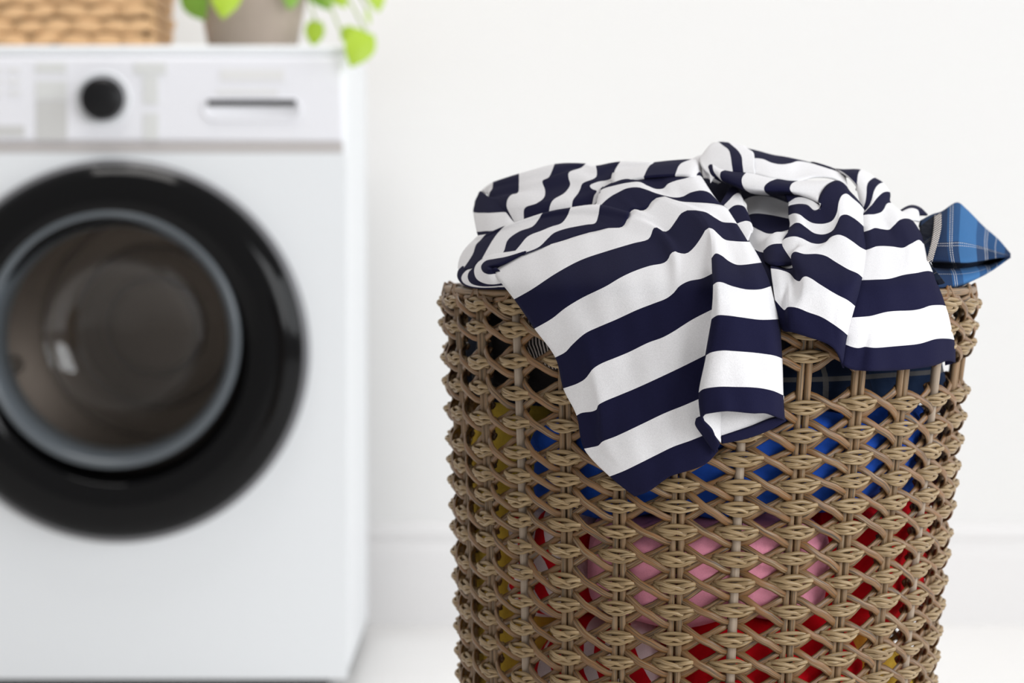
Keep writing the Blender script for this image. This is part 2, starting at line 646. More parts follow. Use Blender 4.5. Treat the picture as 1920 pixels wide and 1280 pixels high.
for k in range(3):
    a = R(75 + 120 * k)
    c, s_ = math.cos(a), math.sin(a)
    p0 = rc + Vector((0.215 * c, 0.10, 0.215 * s_))
    p1 = rc + Vector((0.215 * c, 0.36, 0.215 * s_))
    q = MB().tube([p0 + (p1 - p0) * t for t in (0, .1, .5, .9, 1)], 0.020, 0.030, 10, up=(c, 0, s_), taper=lambda t: 0.6 + 0.4 * math.sin(math.pi * t))
    q.build('paddle', M['paddle'], drum)
# rings pressed into the drum's back
for rr in (0.16, 0.115, 0.07):
    q = MB().lathe([(rr + 0.006, 0.384), (rr, 0.372), (rr - 0.006, 0.384)], 72, rc)
    q.build('drum_ridge', M['paddle'], drum)
# service hatch, plinth, feet
b = MB().box((mx(-110), YM - 0.0015, mz(1268)), (mx(60), YM + 0.004, mz(1118)))
b.build('service_hatch', M['white'], wm, bevel=0.006)
b = MB().box((XL + 0.03, YM + 0.02, 0.008), (XR - 0.03, YM + DEP - 0.02, ZB))
b.build('plinth', M['dark'], wm, smooth=False)
for x in (XL + 0.05, XR - 0.05):
    for y in (YM + 0.05, YM + DEP - 0.05):
        q = MB().lathe([(0.0, 0.0), (0.022, 0.0), (0.022, 0.008), (0.012, 0.012), (0.012, ZB), (0.0, ZB)], 20, (x, y, 0), axis='z')
        q.build('foot', M['dark'], wm)

# ------------------------------------------------------------------ woven box on the machine
YB = 3.40
bx1 = (285 - 960) / FPX * YB
bx0 = bx1 - 0.36
bz = ZT + 0.0005
BH = 0.17
box = empty('woven_storage_basket', ((bx0 + bx1) / 2, YB + 0.12, bz))
tag(box, 'tan woven straw storage basket on top of the washing machine', 'basket')
b = MB()
b.box((bx0 + 0.006, YB + 0.006, bz), (bx1 - 0.006, YB + 0.24, bz + 0.008))
for lo, hi in (((bx0 + .006, YB + .006), (bx1 - .006, YB + .010)), ((bx0 + .006, YB + .236), (bx1 - .006, YB + .240)),
               ((bx0 + .006, YB + .006), (bx0 + .010, YB + .24)), ((bx1 - .010, YB + .006), (bx1 - .006, YB + .24))):
    b.box((*lo, bz), (*hi, bz + BH))
b.build('basket_wall', M['straw_dark'], box, smooth=False)
# one bulged plait segment, shared
ws = MB()
seg = []
for i in range(7):
    t = i / 6 - 0.5
    seg.append((t * 0.046, -0.004 * math.cos(t * math.pi), 0.004 * t))
ws.tube(seg, 0.0095, 0.005, 8, up=(0, 1, 0), taper=lambda t: 0.45 + 0.55 * math.sin(math.pi * t) ** 0.6)
wme = ws.mesh('woven_segment')
wme.materials.append(M['straw'])
for r_ in range(9):
    zz = bz + 0.010 + r_ * 0.0185
    for c_ in range(9):
        x = bx0 + 0.02 + (c_ + (0.5 if r_ % 2 else 0)) * 0.0395
        if x > bx1 - 0.004:
            continue
        x = min(x, bx1 - 0.020)
        link('woven_segment', wme, None, box, Matrix.Translation((x + (random.uniform(-.004, .004) if x < bx1 - 0.03 else 0), YB + 0.004 + random.uniform(-.001, .001), zz + random.uniform(-.002, .002)))
             @ Matrix.Rotation(random.uniform(-.16, .16), 4, 'Y') @ Matrix.Diagonal((random.uniform(.95, 1.25) if x < bx1 - 0.03 else 1, 1, random.uniform(.85, 1.1), 1)))
    for c_ in range(6):
        y = YB + 0.02 + (c_ + (0.5 if r_ % 2 else 0)) * 0.0395
        if y > YB + 0.235:
            continue
        link('woven_segment', wme, None, box, Matrix.Translation((bx1 - 0.004, y, zz)) @ Matrix.Rotation(R(90), 4, 'Z'))
for (p0, p1) in (((bx0, YB), (bx1, YB)), ((bx1, YB), (bx1, YB + .24)), ((bx1, YB + .24), (bx0, YB + .24)), ((bx0, YB + .24), (bx0, YB))):
    q = MB().tube([Vector((*p0, bz + BH)).lerp(Vector((*p1, bz + BH)), t / 8) for t in range(9)], 0.008, 0.008, 8, up=(0, 0, 1))
    q.build('rim_roll', M['straw'], box)

# ------------------------------------------------------------------ potted plant
YP = 3.47
pc = Vector(((476 - 960) / FPX * YP, YP, ZT + 0.0005))
plant = empty('potted_plant', pc)
tag(plant, 'trailing yellow-green plant in a taupe pot on the washing machine', 'potted plant')
b = MB().lathe([(0.0, 0.0), (0.056, 0.0), (0.060, 0.004), (0.083, 0.125), (0.085, 0.13), (0.081, 0.131), (0.077, 0.115)], 48, pc, axis='z')
b.build('pot', M['pot'], plant)
b = MB().lathe([(0.0785, 0.118), (0.05, 0.121), (0.0, 0.122)], 32, pc, axis='z')
b.build('soil', M['soil'], plant)
# heart-shaped leaf (tip at -z, stalk end at the origin)
lv, lf, luv = [], [], []
prof = [(0.0, 0.0), (0.10, 0.55), (0.25, 0.88), (0.42, 1.0), (0.58, 0.88), (0.74, 0.62), (0.88, 0.30), (1.0, 0.0)]
for i, (t, w) in enumerate(prof):
    for j in range(5):
        s_ = (j - 2) / 2
        x = s_ * w * 0.40
        z = -t + (0.16 * abs(s_) * (1 - t) ** 2 if i else 0)
        y = 0.10 * abs(s_) * w - 0.16 * math.sin(t * 2.2)
        lv.append((x, y, z))
        luv.append((s_, t))
for i in range(len(prof) - 1):
    for j in range(4):
        a = i * 5 + j
        lf.append((a, a + 1, a + 6, a + 5))
leaf_me = {}
for key in ('leaf', 'leaf2'):
    me = mesh('leaf_blade', lv, lf, luv)
    me.materials.append(M[key])
    leaf_me[key] = me


def put_leaf(base, size, yaw, tilt, roll, key='leaf'):
    Mx = Matrix.Translation(base) @ Matrix.Rotation(R(yaw), 4, 'Z') @ Matrix.Rotation(R(tilt), 4, 'X') @ Matrix.Rotation(R(roll), 4, 'Y') @ Matrix.Scale(size, 4)
    o = link('leaf', leaf_me[key], None, plant, Mx)
    top = pc + Vector((random.uniform(-.03, .03), random.uniform(-.03, .03), 0.12))
    mid = (Vector(base) + top) / 2 + Vector((0, 0, 0.10))
    pts = []
    for i in range(9):
        t = i / 8
        pts.append(top * (1 - t) ** 2 + mid * 2 * t * (1 - t) + Vector(base) * t * t)
    q = MB().tube(pts, 0.0014, 0.0014, 6, up=(0.3, 1, 0.2))
    q.build('stem', M['stem'], plant)
    return o


for (px, py, Y, size, yaw, tilt, roll, key) in (
        (350, -30, 3.40, 0.058, -25, 5, -32, 'leaf2'),
        (428, -34, 3.36, 0.052, 5, -8, 8, 'leaf'),
        (548, -22, 3.40, 0.030, 20, 0, 10, 'leaf2'),
        (588, -34, 3.41, 0.044, 10, 0, -30, 'leaf2'),
        (618, -36, 3.43, 0.042, 15, 0, -30, 'leaf'),
        (592, 40, 3.42, 0.034, 0, 10, 6, 'leaf'),
        (640, 62, 3.38, 0.030, 0, 0, -80, 'leaf'),
        (686, 60, 3.33, 0.052, 8, -5, 24, 'leaf'),
        (702, -26, 3.45, 0.036, 30, 0, -6, 'leaf'),
        (690, 18, 3.45, 0.022, 70, 0, 10, 'leaf')):
    put_leaf(W(px, py, Y), size, yaw, tilt, roll, key)
for k in range(22):
    a = random.uniform(0, 2 * math.pi)
    r_ = random.uniform(0.03, 0.11)
    put_leaf(pc + Vector((r_ * math.cos(a), r_ * math.sin(a), random.uniform(0.16, 0.27))), random.uniform(0.045, 0.065), random.uniform(0, 360), random.uniform(20, 70), random.uniform(-20, 20),
             random.choice(('leaf', 'leaf', 'leaf2')))

# ------------------------------------------------------------------ wicker laundry basket
YC = 1.92                                    # basket axis
NS = 28                                      # stakes
TH0 = R(3.6)                                 # the pale stake nearest the camera
ZRIM = W(960, 541, YC).z
ZLOW = W(960, 1280, YC).z


def bcx(z):                                  # the basket leans very slightly
    t = (ZRIM - z) / (ZRIM - ZLOW)
    return (1327 - 22 * t - 960) / FPX * YC


def brad(z):                                 # radius of the stakes
    t = (ZRIM - z) / (ZRIM - ZLOW)
    return 0.1945 - 0.0230 * t - 0.0015 * math.sin(math.pi * min(t, 1))


def bpt(th, z, dr=0.0):
    r = brad(z) + dr
    return Vector((bcx(z) + r * math.sin(th), YC - r * math.cos(th), z))


def frame(th, p):
    X = Vector((math.cos(th), math.sin(th), 0))
    Y = Vector((-math.sin(th), math.cos(th), 0))
    Mx = Matrix.Identity(4)
    for i in range(3):
        Mx[i][0], Mx[i][1], Mx[i][2], Mx[i][3] = X[i], Y[i], (0, 0, 1)[i], p[i]
    return Mx


def zfront(py):
    z = 0.4
    for _ in range(6):
        Y = YC - brad(z) - 0.006
        z = W(960, py, Y).z
    return z


basket = empty('laundry_basket', (bcx(0), YC, 0))
tag(basket, 'tall round brown wicker laundry basket with an open weave full of clothes', 'laundry basket')

# rows of weave: height of the front of each row in the photograph, with its unevenness left / right
rows_px = [(580, 0, 0), (629, 0, 0), (677, 12, -8), (762, -14, 0), (815, -10, 0), (864, 0, 0), (911, 0, 0), (953, 0, 0), (998, 0, 0), (1048, -3, 0),
           (1097, 0, 0), (1148, 0, 0), (1199, 0, 0), (1248, 0, 0), (1297, 0, 0)]
yy = 1297
while yy < 1700:
    yy += 49.5
    rows_px.append((yy, 0, 0))
rng = random.Random(3)
row_z = []
for (py, lo, hi) in rows_px:
    z0 = zfront(py)
    if z0 < 0.02:
        break
    r_ = []
    for i in range(NS):
        th = TH0 + 2 * math.pi * i / NS
        s_ = math.sin(th)
        off = (lo * max(0, -s_) / 0.7 + hi * max(0, s_) / 0.7) * (1 if math.cos(th) > 0 else 0.3)
        r_.append(z0 - min(max(off, -16), 16) * 0.00037 + rng.uniform(-0.0016, 0.0016))
    row_z.append(r_)
NR = len(row_z)
NVIS = 15                                    # rows that the frame shows
zb0 = 0.012

# rim
b = MB()
pts = [bpt(2 * math.pi * i / 96, ZRIM, 0.001) for i in range(97)]
b.tube(pts, 0.0032, 0.0032, 10, up=(0, 0, 1), caps=False)
b.build('rim', M['stake'], basket)
b = MB()
pts = [bpt(2 * math.pi * i / 96, zb0, 0.0) for i in range(97)]
b.tube(pts, 0.006, 0.006, 10, up=(0, 0, 1), caps=False)
b.build('base_ring', M['stake'], basket)
b = MB().lathe([(0.0, 0.006), (brad(0.006), 0.006), (brad(0.014), 0.014), (0.0, 0.014)], 48, (bcx(0), YC, 0), axis='z')
b.build('base', M['stake'], basket)

# stakes
for i in range(NS):
    th = TH0 + 2 * math.pi * i / NS
    zs = [zb0 + (ZRIM - zb0) * k / 20 for k in range(21)]
    out = (math.sin(th), -math.cos(th), 0)
    q = MB()
    if i % 4 == 0:
        q.tube([bpt(th, z) for z in zs], 0.0034, 0.0034, 10, up=out)
        q.build('pale_stake', M['pale_stake'], basket)
    else:
        for s_ in (-1, 1):
            q.tube([bpt(th + s_ * 0.0029 / brad(z), z) for z in zs], 0.0026, 0.0026, 8, up=out, v0=s_ * 3.0)
        q.build('double_stake', M['stake'], basket)


# plait that crosses in front of each stake: five thin strands, x along the row, -y outwards
def knot_mesh(seed):
    g = random.Random(seed)
    q = MB()
    j = lambda a: a + g.uniform(-0.08, 0.08)
    ctrl = [
        ([(-1.10, -.05, 1.0), (-.70, .50, .2), (-.25, .80, -.2), (.25, .82, -.3), (.70, .52, -.3), (1.10, -.05, .9)], 1.0),
        ([(-1.10, .10, 1.0), (-.75, -.45, .1), (-.25, -.82, -.3), (.25, -.80, -.3), (.70, -.42, -.3), (1.10, .15, .8)], 1.0),
        ([(-1.00, .45, .9), (-.72, .42, -.4), (-.35, .18, -1.0), (.10, -.12, -.9), (.45, -.42, -.2), (.65, -.60, .7)], 0.95),
        ([(-.95, -.30, .9), (-.62, -.30, -.4), (-.30, -.32, -.8), (.15, .02, -.5), (.50, .28, -1.0), (.80, .35, -.6), (1.05, .15, .6)], 0.95)]
    for pts, k in ctrl:
        P = [Vector((j(x) * 0.0152, y * 0.0040 - 0.0034, j(z) * 0.0043)) for (x, z, y) in pts]
        sm = []
        for i in range(len(P) - 1):
            p0, p1, p2, p3 = P[max(i - 1, 0)], P[i], P[i + 1], P[min(i + 2, len(P) - 1)]
            for t in (0, .34, .67):
                sm.append(0.5 * ((2 * p1) + (p2 - p0) * t + (2 * p0 - 5 * p1 + 4 * p2 - p3) * t * t + (3 * p1 - p0 - 3 * p2 + p3) * t ** 3))
        sm.append(P[-1])
        q.tube(sm, 0.00160 * k, 0.0014 * k, 7, up=(0, 1, 0), v0=g.uniform(0, 9))
    return q


def strand_mesh(rise, seed):
    """flat strap between two stakes: falls in front, rises behind"""
    g = random.Random(seed)
    q = MB()
    s_ = 1 if rise else -1
    a = 0.0094 + g.uniform(-.0008, .0008)
    e = 0.0088 + g.uniform(-.0008, .0008)
    front = -0.0005 if rise else -0.0062
    P = [(-0.58, -s_ * a * 0.85, 0.0056), (-0.46, -s_ * a * 1.0, 0.0040), (-0.30, -s_ * a * 0.72, front * 0.45), (-0.08, -s_ * a * 0.10, front),
         (0.12, s_ * e * 0.30, front), (0.32, s_ * e * 0.85, front * 0.45), (0.46, s_ * e * 1.08, 0.0040), (0.58, s_ * e * 0.95, 0.0056)]
    C = [Vector((x * 0.0437, y, z)) for (x, z, y) in P]
    sm = []
    for i in range(len(C) - 1):
        p0, p1, p2, p3 = C[max(i - 1, 0)], C[i], C[i + 1], C[min(i + 2, len(C) - 1)]
        for t in (0, .5):
            sm.append(0.5 * ((2 * p1) + (p2 - p0) * t + (2 * p0 - 5 * p1 + 4 * p2 - p3) * t * t + (3 * p1 - p0 - 3 * p2 + p3) * t ** 3))
    sm.append(C[-1])
    q.tube(sm, 0.0027, 0.0012, 8, up=(0, 1, 0), twist=g.uniform(0.5, 1.1) * s_, v0=g.uniform(0, 9))
    return q


KN = [knot_mesh(s_) for s_ in range(4)]
FS = [strand_mesh(False, s_) for s_ in range(4)]
RS = [strand_mesh(True, s_ + 9) for s_ in range(4)]
for L, nm, mm in ((KN, 'plaited_knot', 'knot'), (FS, 'crossing_strand', 'strand'), (RS, 'rising_strand', 'strand')):
    for q in L:
        q.me = q.mesh(nm)
        q.me.materials.append(M[mm])
rest_k, rest_s = MB(), MB()
for jr in range(NR):
    for i in range(NS):
        th = TH0 + 2 * math.pi * i / NS
        z = row_z[jr][i]
        i2 = (i + 1) % NS
        z2 = row_z[jr][i2]
        vis = jr < NVIS and math.cos(th) > math.cos(R(97))
        S = brad(z) / 0.1945
        slope = math.atan2(z2 - row_z[jr][i - 1], 2 * brad(z) * 0.2244)
        Mk = frame(th, bpt(th, z, 0.0008)) @ Matrix.Rotation(-slope, 4, 'Y') @ Matrix.Diagonal((S * rng.uniform(.95, 1.08), 1, rng.uniform(.9, 1.12), 1))
        thm = th + math.pi / NS
        Mm = frame(thm, bpt(thm, (z + z2) / 2, 0.0)) @ Matrix.Rotation(-math.atan2(z2 - z, brad(z) * 0.2244), 4, 'Y') @ Matrix.Diagonal((S * 1.0, 1, rng.uniform(.9, 1.12), 1))
        k, a, c = rng.choice(KN), rng.choice(FS), rng.choice(RS)
        if vis:
            link('plaited_knot', k.me, None, basket, Mk)
            link('crossing_strand', a.me, None, basket, Mm)
            link('rising_strand', c.me, None, basket, Mm)
        else:
            rest_k.add(k.v, k.f, Mk, k.uv)
            rest_s.add(a.v, a.f, Mm, a.uv)
            rest_s.add(c.v, c.f, Mm, c.uv)
tag(rest_k.build('rear_plaited_weave', M['knot'], basket), kind='stuff')
tag(rest_s.build('rear_strand_weave', M['strand'], basket), kind='stuff')
# short loops that tie the top row to the rim
for i in range(NS):
    th = TH0 + 2 * math.pi * i / NS
    z = row_z[0][i]
    for s_ in (-1, 1):
        p = [bpt(th + s_ * 0.105, z + 0.004, 0.002), bpt(th + s_ * 0.075, (z + ZRIM) / 2, 0.004), bpt(th + s_ * 0.03, ZRIM - 0.004, 0.004),
             bpt(th + s_ * 0.008, ZRIM + 0.0035, 0.002), bpt(th, ZRIM + 0.001, -0.004), bpt(th, ZRIM - 0.008, -0.003)]
        q = MB().tube(p, 0.0022, 0.0017, 7, up=(math.sin(th), -math.cos(th), 0))
        q.build('rim_loop', M['strand'], basket)


# ------------------------------------------------------------------ clothes inside the basket
def heap(name, label, m, th0, th1, y0, y1, inset=0.004, seed=0, amp=0.004, rin=0.05, flat=0.5, cat='garment', fold=3.0, tilt=0.0, parent=None):
    """a folded garment pressed against the basket wall, a lumpy closed pillow"""
    g = random.Random(seed)
    th0, th1 = R(th0), R(th1)
    zt, zl = zfront(y0), zfront(y1) if y1 < 1640 else 0.03
    NU, NV = 84, 44
    ph = [g.uniform(0, 6.28) for _ in range(8)]
    verts, uvs, faces = [], [], []
    for i in range(NU + 1):
        u = i / NU
        th = th0 + (th1 - th0) * u
        e = 1 - abs(2 * u - 1) ** 8
        e = max(e, 0.0) ** 0.5
        zc, h = (zt + zl) / 2 + tilt * (u - 0.5), (zt - zl) / 2
        h *= 0.25 + 0.75 * e
        h *= 1 + 0.10 * math.sin(5 * u * 3.1 + ph[0]) * 0.4
        for j in range(NV + 1):
            v_ = j / NV
            f = (v_ - 0.5) * math.pi
            sz = math.copysign(abs(math.sin(f)) ** flat, math.sin(f))
            cr = abs(math.cos(f)) ** 0.35 * (0.3 + 0.7 * e)
            z = zc + h * sz
            a = th * 9 * fold / 3
            w = z * 70
            d = math.sin(w + 1.6 * math.sin(a * .9 + ph[1]) + ph[2]) + 0.6 * math.sin(a * 1.7 + 1.2 * math.sin(w * .5 + ph[3]) + ph[4]) \
                + 0.35 * math.sin(w * 2.1 + a * 1.1 + ph[5])
            d = 1 - abs(d) * 0.9
            rr = brad(max(z, 0.02)) - inset - amp * 1.2 + amp * d
            r_ = rin + (rr - rin) * cr
            z += 0.004 * math.sin(a * 1.3 + ph[6]) * cr
            c = bcx(z)
            verts.append((c + r_ * math.sin(th), YC - r_ * math.cos(th), z))
            uvs.append((th * 0.18 / 0.6, z * 2.0))
    for i in range(NU):
        for j in range(NV):
            a = i * (NV + 1) + j
            faces.append((a, a + NV + 1, a + NV + 2, a + 1))
    n = NV + 1
    faces.append(tuple(range(n)))
    faces.append(tuple(reversed([NU * n + j for j in range(n)])))
    o = link(name, mesh(name, verts, faces, uvs), M[m], parent)
    if not parent:
        tag(o, label, cat, 'clothes inside the laundry basket')
    return o


heap('charcoal_garment', 'charcoal black garment behind the weave at the upper left of the basket', 'charcoal', -88, 20, 552, 775, seed=1, inset=0.006, rin=0.09)
heap('blue_garment', 'royal blue garment behind the weave in the upper half of the basket', 'blue', -62, 82, 768, 985, seed=2, tilt=0.012, inset=0.002)
heap('pink_garment', 'pink garment behind the weave in the middle of the basket', 'pink', -38, 35, 972, 1190, seed=3, inset=0.000, amp=0.003, fold=2.0)
heap('red_garment', 'plain red garment behind the weave at the right of the pink one', 'red', 34, 110, 955, 1225, seed=4, inset=0.006)
heap('red_garment', 'plain red garment pressed against the weave below the pink one', 'red', -14, 52, 1152, 1700, seed=5, inset=0.001)
rw = empty('red_white_garment', (bcx(0.3) - 0.11, YC - 0.1, 0.2))
tag(rw, 'red and white striped garment behind the weave at the lower left', 'garment', 'clothes inside the laundry basket')
heap('upper_fold', None, 'redwhite', -62, -36, 958, 1196, seed=6, inset=0.003, amp=0.005, parent=rw)
heap('lower_fold', None, 'redwhite', -62, -12, 1188, 1700, seed=16, inset=0.003, amp=0.005, parent=rw)
heap('yellow_garment', 'yellow garment behind the weave along the left side of the basket', 'yellow', -125, -60, 690, 1700, seed=7, inset=0.001)
heap('yellow_garment', 'yellow garment corner showing low on the right of the basket', 'yellow', 51, 95, 1250, 1700, seed=8, inset=0.000)


# ------------------------------------------------------------------ draped clothes
def refdepth(px, py):
    """distance of the cloth's resting surface: outside of the basket wall, then the slope of the heap above the rim"""
    px = np.asarray(px, float)
    py = np.asarray(py, float)
    t = np.clip((py - 541) / (1280 - 541), 0, 1)
    cx = (1327 - 22 * t - 960) / FPX * YC
    rr = 0.2015 - 0.0235 * t
    Y = np.full(px.shape, 1.75)
    for _ in range(5):
        X = (px - 960) / FPX * Y
        d2 = rr ** 2 - (X - cx) ** 2
        Y = YC - np.sqrt(np.maximum(d2, 0.0) + 0.0016 * np.exp(-np.maximum(d2, 0) * 400))
    up = np.log1p(np.exp((536 - py) / 12.0)) * 12.0          # soft bend at the rim
    return Y + 0.00072 * up


def crom(P, n):
    """n points evenly spread along a smooth curve through P"""
    P = np.asarray(P, float)
    m = len(P)
    if m == 2:
        t = np.linspace(0, 1, n)[:, None]
        return P[0] * (1 - t) + P[1] * t
    d = np.sqrt(np.linalg.norm(np.diff(P[:, :2], axis=0), axis=1) + 0.5)
    T = np.concatenate([[0], np.cumsum(d)])
    tan = np.zeros_like(P)
    for i in range(m):
        if i == 0:
            tan[i] = (P[1] - P[0]) / (T[1] - T[0])
        elif i == m - 1:
            tan[i] = (P[-1] - P[-2]) / (T[-1] - T[-2])
        else:
            a, b_ = T[i] - T[i - 1], T[i + 1] - T[i]
            tan[i] = ((P[i] - P[i - 1]) / a * b_ + (P[i + 1] - P[i]) / b_ * a) / (a + b_)
    out = []
    for i in range(m - 1):
        h = T[i + 1] - T[i]
        for s_ in np.linspace(0, 1, 13)[:-1]:
            s2, s3 = s_ * s_, s_ ** 3
            out.append((2 * s3 - 3 * s2 + 1) * P[i] + (s3 - 2 * s2 + s_) * h * tan[i] + (-2 * s3 + 3 * s2) * P[i + 1] + (s3 - s2) * h * tan[i + 1])
    out.append(P[-1])
    out = np.array(out)
    L = np.concatenate([[0], np.cumsum(np.linalg.norm(np.diff(out[:, :2], axis=0), axis=1) + 0.15)])
    q = np.linspace(0, L[-1], n)
    return np.stack([np.interp(q, L, out[:, c]) for c in range(3)], axis=1)


def cloth(name, rows, vs, m, parent, nu=64, sub=6, k0=1.0, thick=0.0013, segs=None, wav=0.0, seed=0, offset=-1.0):
    """a sheet through curves; every curve is a stripe boundary (pixel x, pixel y, cm in front of the resting surface)"""
    G = []
    for r_ in rows:
        P = [(p[0], p[1], p[2] if len(p) > 2 else k0) for p in r_]
        if segs:
            # split at the marker index so that folds stay aligned from row to row
            cut = [i for i, p in enumerate(r_) if len(p) > 3]
            parts, a = [], 0
            for c in cut + [len(P) - 1]:
                parts.append(P[a:c + 1])
                a = c
            Q = []
            for part, nn in zip(parts, segs):
                pts = crom(part, nn)
                Q.append(pts if not Q else pts[1:])
            G.append(np.concatenate(Q))
        else:
            G.append(crom(P, nu))
    G = np.array(G)
    nr = len(G)
    F, V = [], []
    for i in range(nr - 1):
        p0, p1, p2, p3 = G[max(i - 1, 0)], G[i], G[i + 1], G[min(i + 2, nr - 1)]
        m1, m2 = (p2 - p0) / 2, (p3 - p1) / 2
        if i == 0:
            m1 = p2 - p1
        if i == nr - 2:
            m2 = p2 - p1
        # limit the tangents so narrow and wide bands do not overshoot
        seg = np.linalg.norm(p2 - p1, axis=1, keepdims=True) + 1e-6
        for mm in (m1, m2):
            l = np.linalg.norm(mm, axis=1, keepdims=True) + 1e-6
            mm *= np.minimum(1.0, 1.6 * seg / l)
        for s_ in np.linspace(0, 1, sub + 1)[:-1]:
            s2, s3 = s_ * s_, s_ ** 3
            F.append((2 * s3 - 3 * s2 + 1) * p1 + (s3 - 2 * s2 + s_) * m1 + (-2 * s3 + 3 * s2) * p2 + (s3 - s2) * m2)
            V.append(vs[i] + (vs[i + 1] - vs[i]) * s_)
    F.append(G[-1])
    V.append(vs[-1])
    F = np.array(F)
    if wav:
        g = random.Random(seed)
        a1, a2, a3 = (g.uniform(0, 6) for _ in range(3))
        F[:, :, 2] += wav * (np.sin(F[:, :, 0] / 19 + F[:, :, 1] / 60 + a1) + 0.7 * np.sin(F[:, :, 0] / 9.5 - F[:, :, 1] / 38 + a2) + 0.5 * np.sin(F[:, :, 1] / 17 + F[:, :, 0] / 40 + a3))
    D = refdepth(F[:, :, 0], F[:, :, 1]) - F[:, :, 2] * 0.01
    a = (F[:, :, 0] - 960) / FPX
    b_ = (640 - F[:, :, 1]) / FPX
    t = D / (math.cos(PITCH) + b_ * math.sin(PITCH))
    P = np.stack([a * t, D, CAMZ + (-math.sin(PITCH) + b_ * math.cos(PITCH)) * t], axis=2)
    nv, nu_ = P.shape[:2]
    verts = P.reshape(-1, 3)
    uvs = [(j / (nu_ - 1), V[i]) for i in range(nv) for j in range(nu_)]
    faces = [(i * nu_ + j, (i + 1) * nu_ + j, (i + 1) * nu_ + j + 1, i * nu_ + j + 1) for i in range(nv - 1) for j in range(nu_ - 1)]
    # faces look at the camera
    A, B, C = Vector(verts[faces[len(faces) // 2][0]]), Vector(verts[faces[len(faces) // 2][1]]), Vector(verts[faces[len(faces) // 2][2]])
    if (B - A).cross(C - A).dot(Vector((0, 0, CAMZ)) - A) < 0:
        faces = [tuple(reversed(q)) for q in faces]
    me = mesh(name, verts.tolist(), faces, uvs)
    o = link(name, me, M[m] if isinstance(m, str) else m, parent)
    if thick:
        s_ = o.modifiers.new('thickness', 'SOLIDIFY')
        s_.thickness = thick
        s_.offset = offset
    return o


shirt = empty('striped_shirt', (bcx(ZRIM), YC - 0.08, ZRIM))
tag(shirt, 'navy and white striped shirt draped over the front of the laundry basket', 'shirt')


def mk(p):          # a fold marker: keeps columns aligned between rows
    return (p[0], p[1], p[2], 1)


# --- sleeve that hangs over the front: rows a..i are stripe boundaries, left flat part | step | right part
A = [(923, 510, .9), (949, 492, 1), (981, 476, 1.1), (1012, 464, 1.2), (1059, 450, 1.2), (1080, 443, 1.2), (1137, 428, 1.2), (1167, 425, 1.2), (1175, 413, 1.2),
     (1181, 398, 1.2), (1190, 392, 1.3), (1203, 395, 1.1), (1213, 391, 1.2), (1221, 379, 1.3), mk((1231, 371, 1.4)), mk((1246, 368, 1.5)), (1275, 377, 1.3), (1330, 381, 1.2), (1356, 385, .4), (1366, 392, -.6)]
B_ = [(964, 561, .9), (996, 543, 1), (1043, 512, 1.1), (1090, 487, 1.2), (1137, 471, 1.2), (1187, 456, 1.1), (1216, 448, 1.0), (1222, 437, 1.2), (1225, 428, 1.4),
      (1231, 426, 1.5), (1245, 434, .9), (1253, 432, 1.0), (1267, 414, 1.4), (1277, 400, 1.7), mk((1289, 394, 1.9)), mk((1305, 394, 1.9)), (1324, 398, 1.6), (1342, 409, 1.3), (1355, 416, 1.0), (1377, 418, .5), (1385, 421, -.6)]
C_ = [(1002, 616, .8), (1035, 597, 1), (1059, 578, 1.1), (1090, 559, 1.1), (1137, 536, 1.2), (1162, 521, 1.2), (1187, 509, 1.2), (1219, 498, 1.1), (1244, 493, .9), (1252, 487, 1.0), (1258, 475, 1.4),
      (1266, 471, 1.5), (1273, 474, 1.1), (1287, 475, 1.0), (1300, 465, 1.2), (1314, 446, 1.7), mk((1322, 432, 2.1)), mk((1329, 427, 2.3)), (1336, 429, 2.2), (1347, 439, 1.9), (1359, 449, 1.6), (1378, 452, 1.2), (1397, 453, .7), (1406, 453, -.5)]
D_ = [(1041, 670, .6), (1060, 660, .9), (1072, 647, 1.0), (1097, 625, 1.1), (1122, 613, .9), (1155, 599, .9), (1194, 581, 1.0), (1225, 569, 1.0), (1250, 559, .9), (1264, 548, 1.0), (1273, 537, 1.1), (1291, 527, 1.1),
      (1316, 522, 1.2), mk((1335, 513, 1.2)), mk((1334, 484, 2.6)), (1342, 475, 2.8), (1353, 479, 2.6), (1366, 489, 2.3), (1381, 496, 2.0), (1397, 496, 1.8), (1412, 494, 1.4), (1428, 492, .2)]
E_ = [(1056, 728, .5), (1082, 719, .8), (1097, 710, .9), (1105, 700, 1.2), (1111, 692, 1.3), (1126, 682, 1.2), (1155, 670, 1.0), (1179, 660, .9), (1216, 642, .9), (1241, 633, 1.0), (1260, 623, 1.0), (1298, 599, 1.1),
      mk((1337, 579, 1.1)), mk((1337, 534, 2.9)), (1344, 529, 3.2), (1353, 529, 3.1), (1372, 536, 2.8), (1397, 542, 2.4), (1408, 543, 2.2), (1427, 542, 1.7), (1446, 536, .3)]
F_ = [(1081, 779, .5), (1090, 774, .6), (1111, 771, .7), (1119, 767, .9), (1121, 760, 1.3), (1132, 753, 1.4), (1163, 740, 1.1), (1194, 727, 1.0), (1257, 698, 1.0), (1290, 682, 1.0), mk((1322, 666, 1.0)), mk((1334, 598, 2.9)),
      (1345, 591, 3.3), (1361, 591, 3.2), (1392, 595, 2.9), (1423, 599, 2.4), (1445, 599, 1.8), (1461, 598, .5)]
G_ = [(1095, 841, .5), (1110, 838, .6), (1122, 835, .7), (1129, 828, 1.0), (1154, 818, 1.1), (1201, 796, 1.0), (1247, 774, 1.0), (1282, 760, 1.0), mk((1312, 747, 1.0)), mk((1324, 666, 3.0)),
      (1332, 661, 3.3), (1354, 657, 3.5), (1376, 658, 3.3), (1423, 662, 2.8), (1454, 667, 2.1), (1467, 672, .8)]
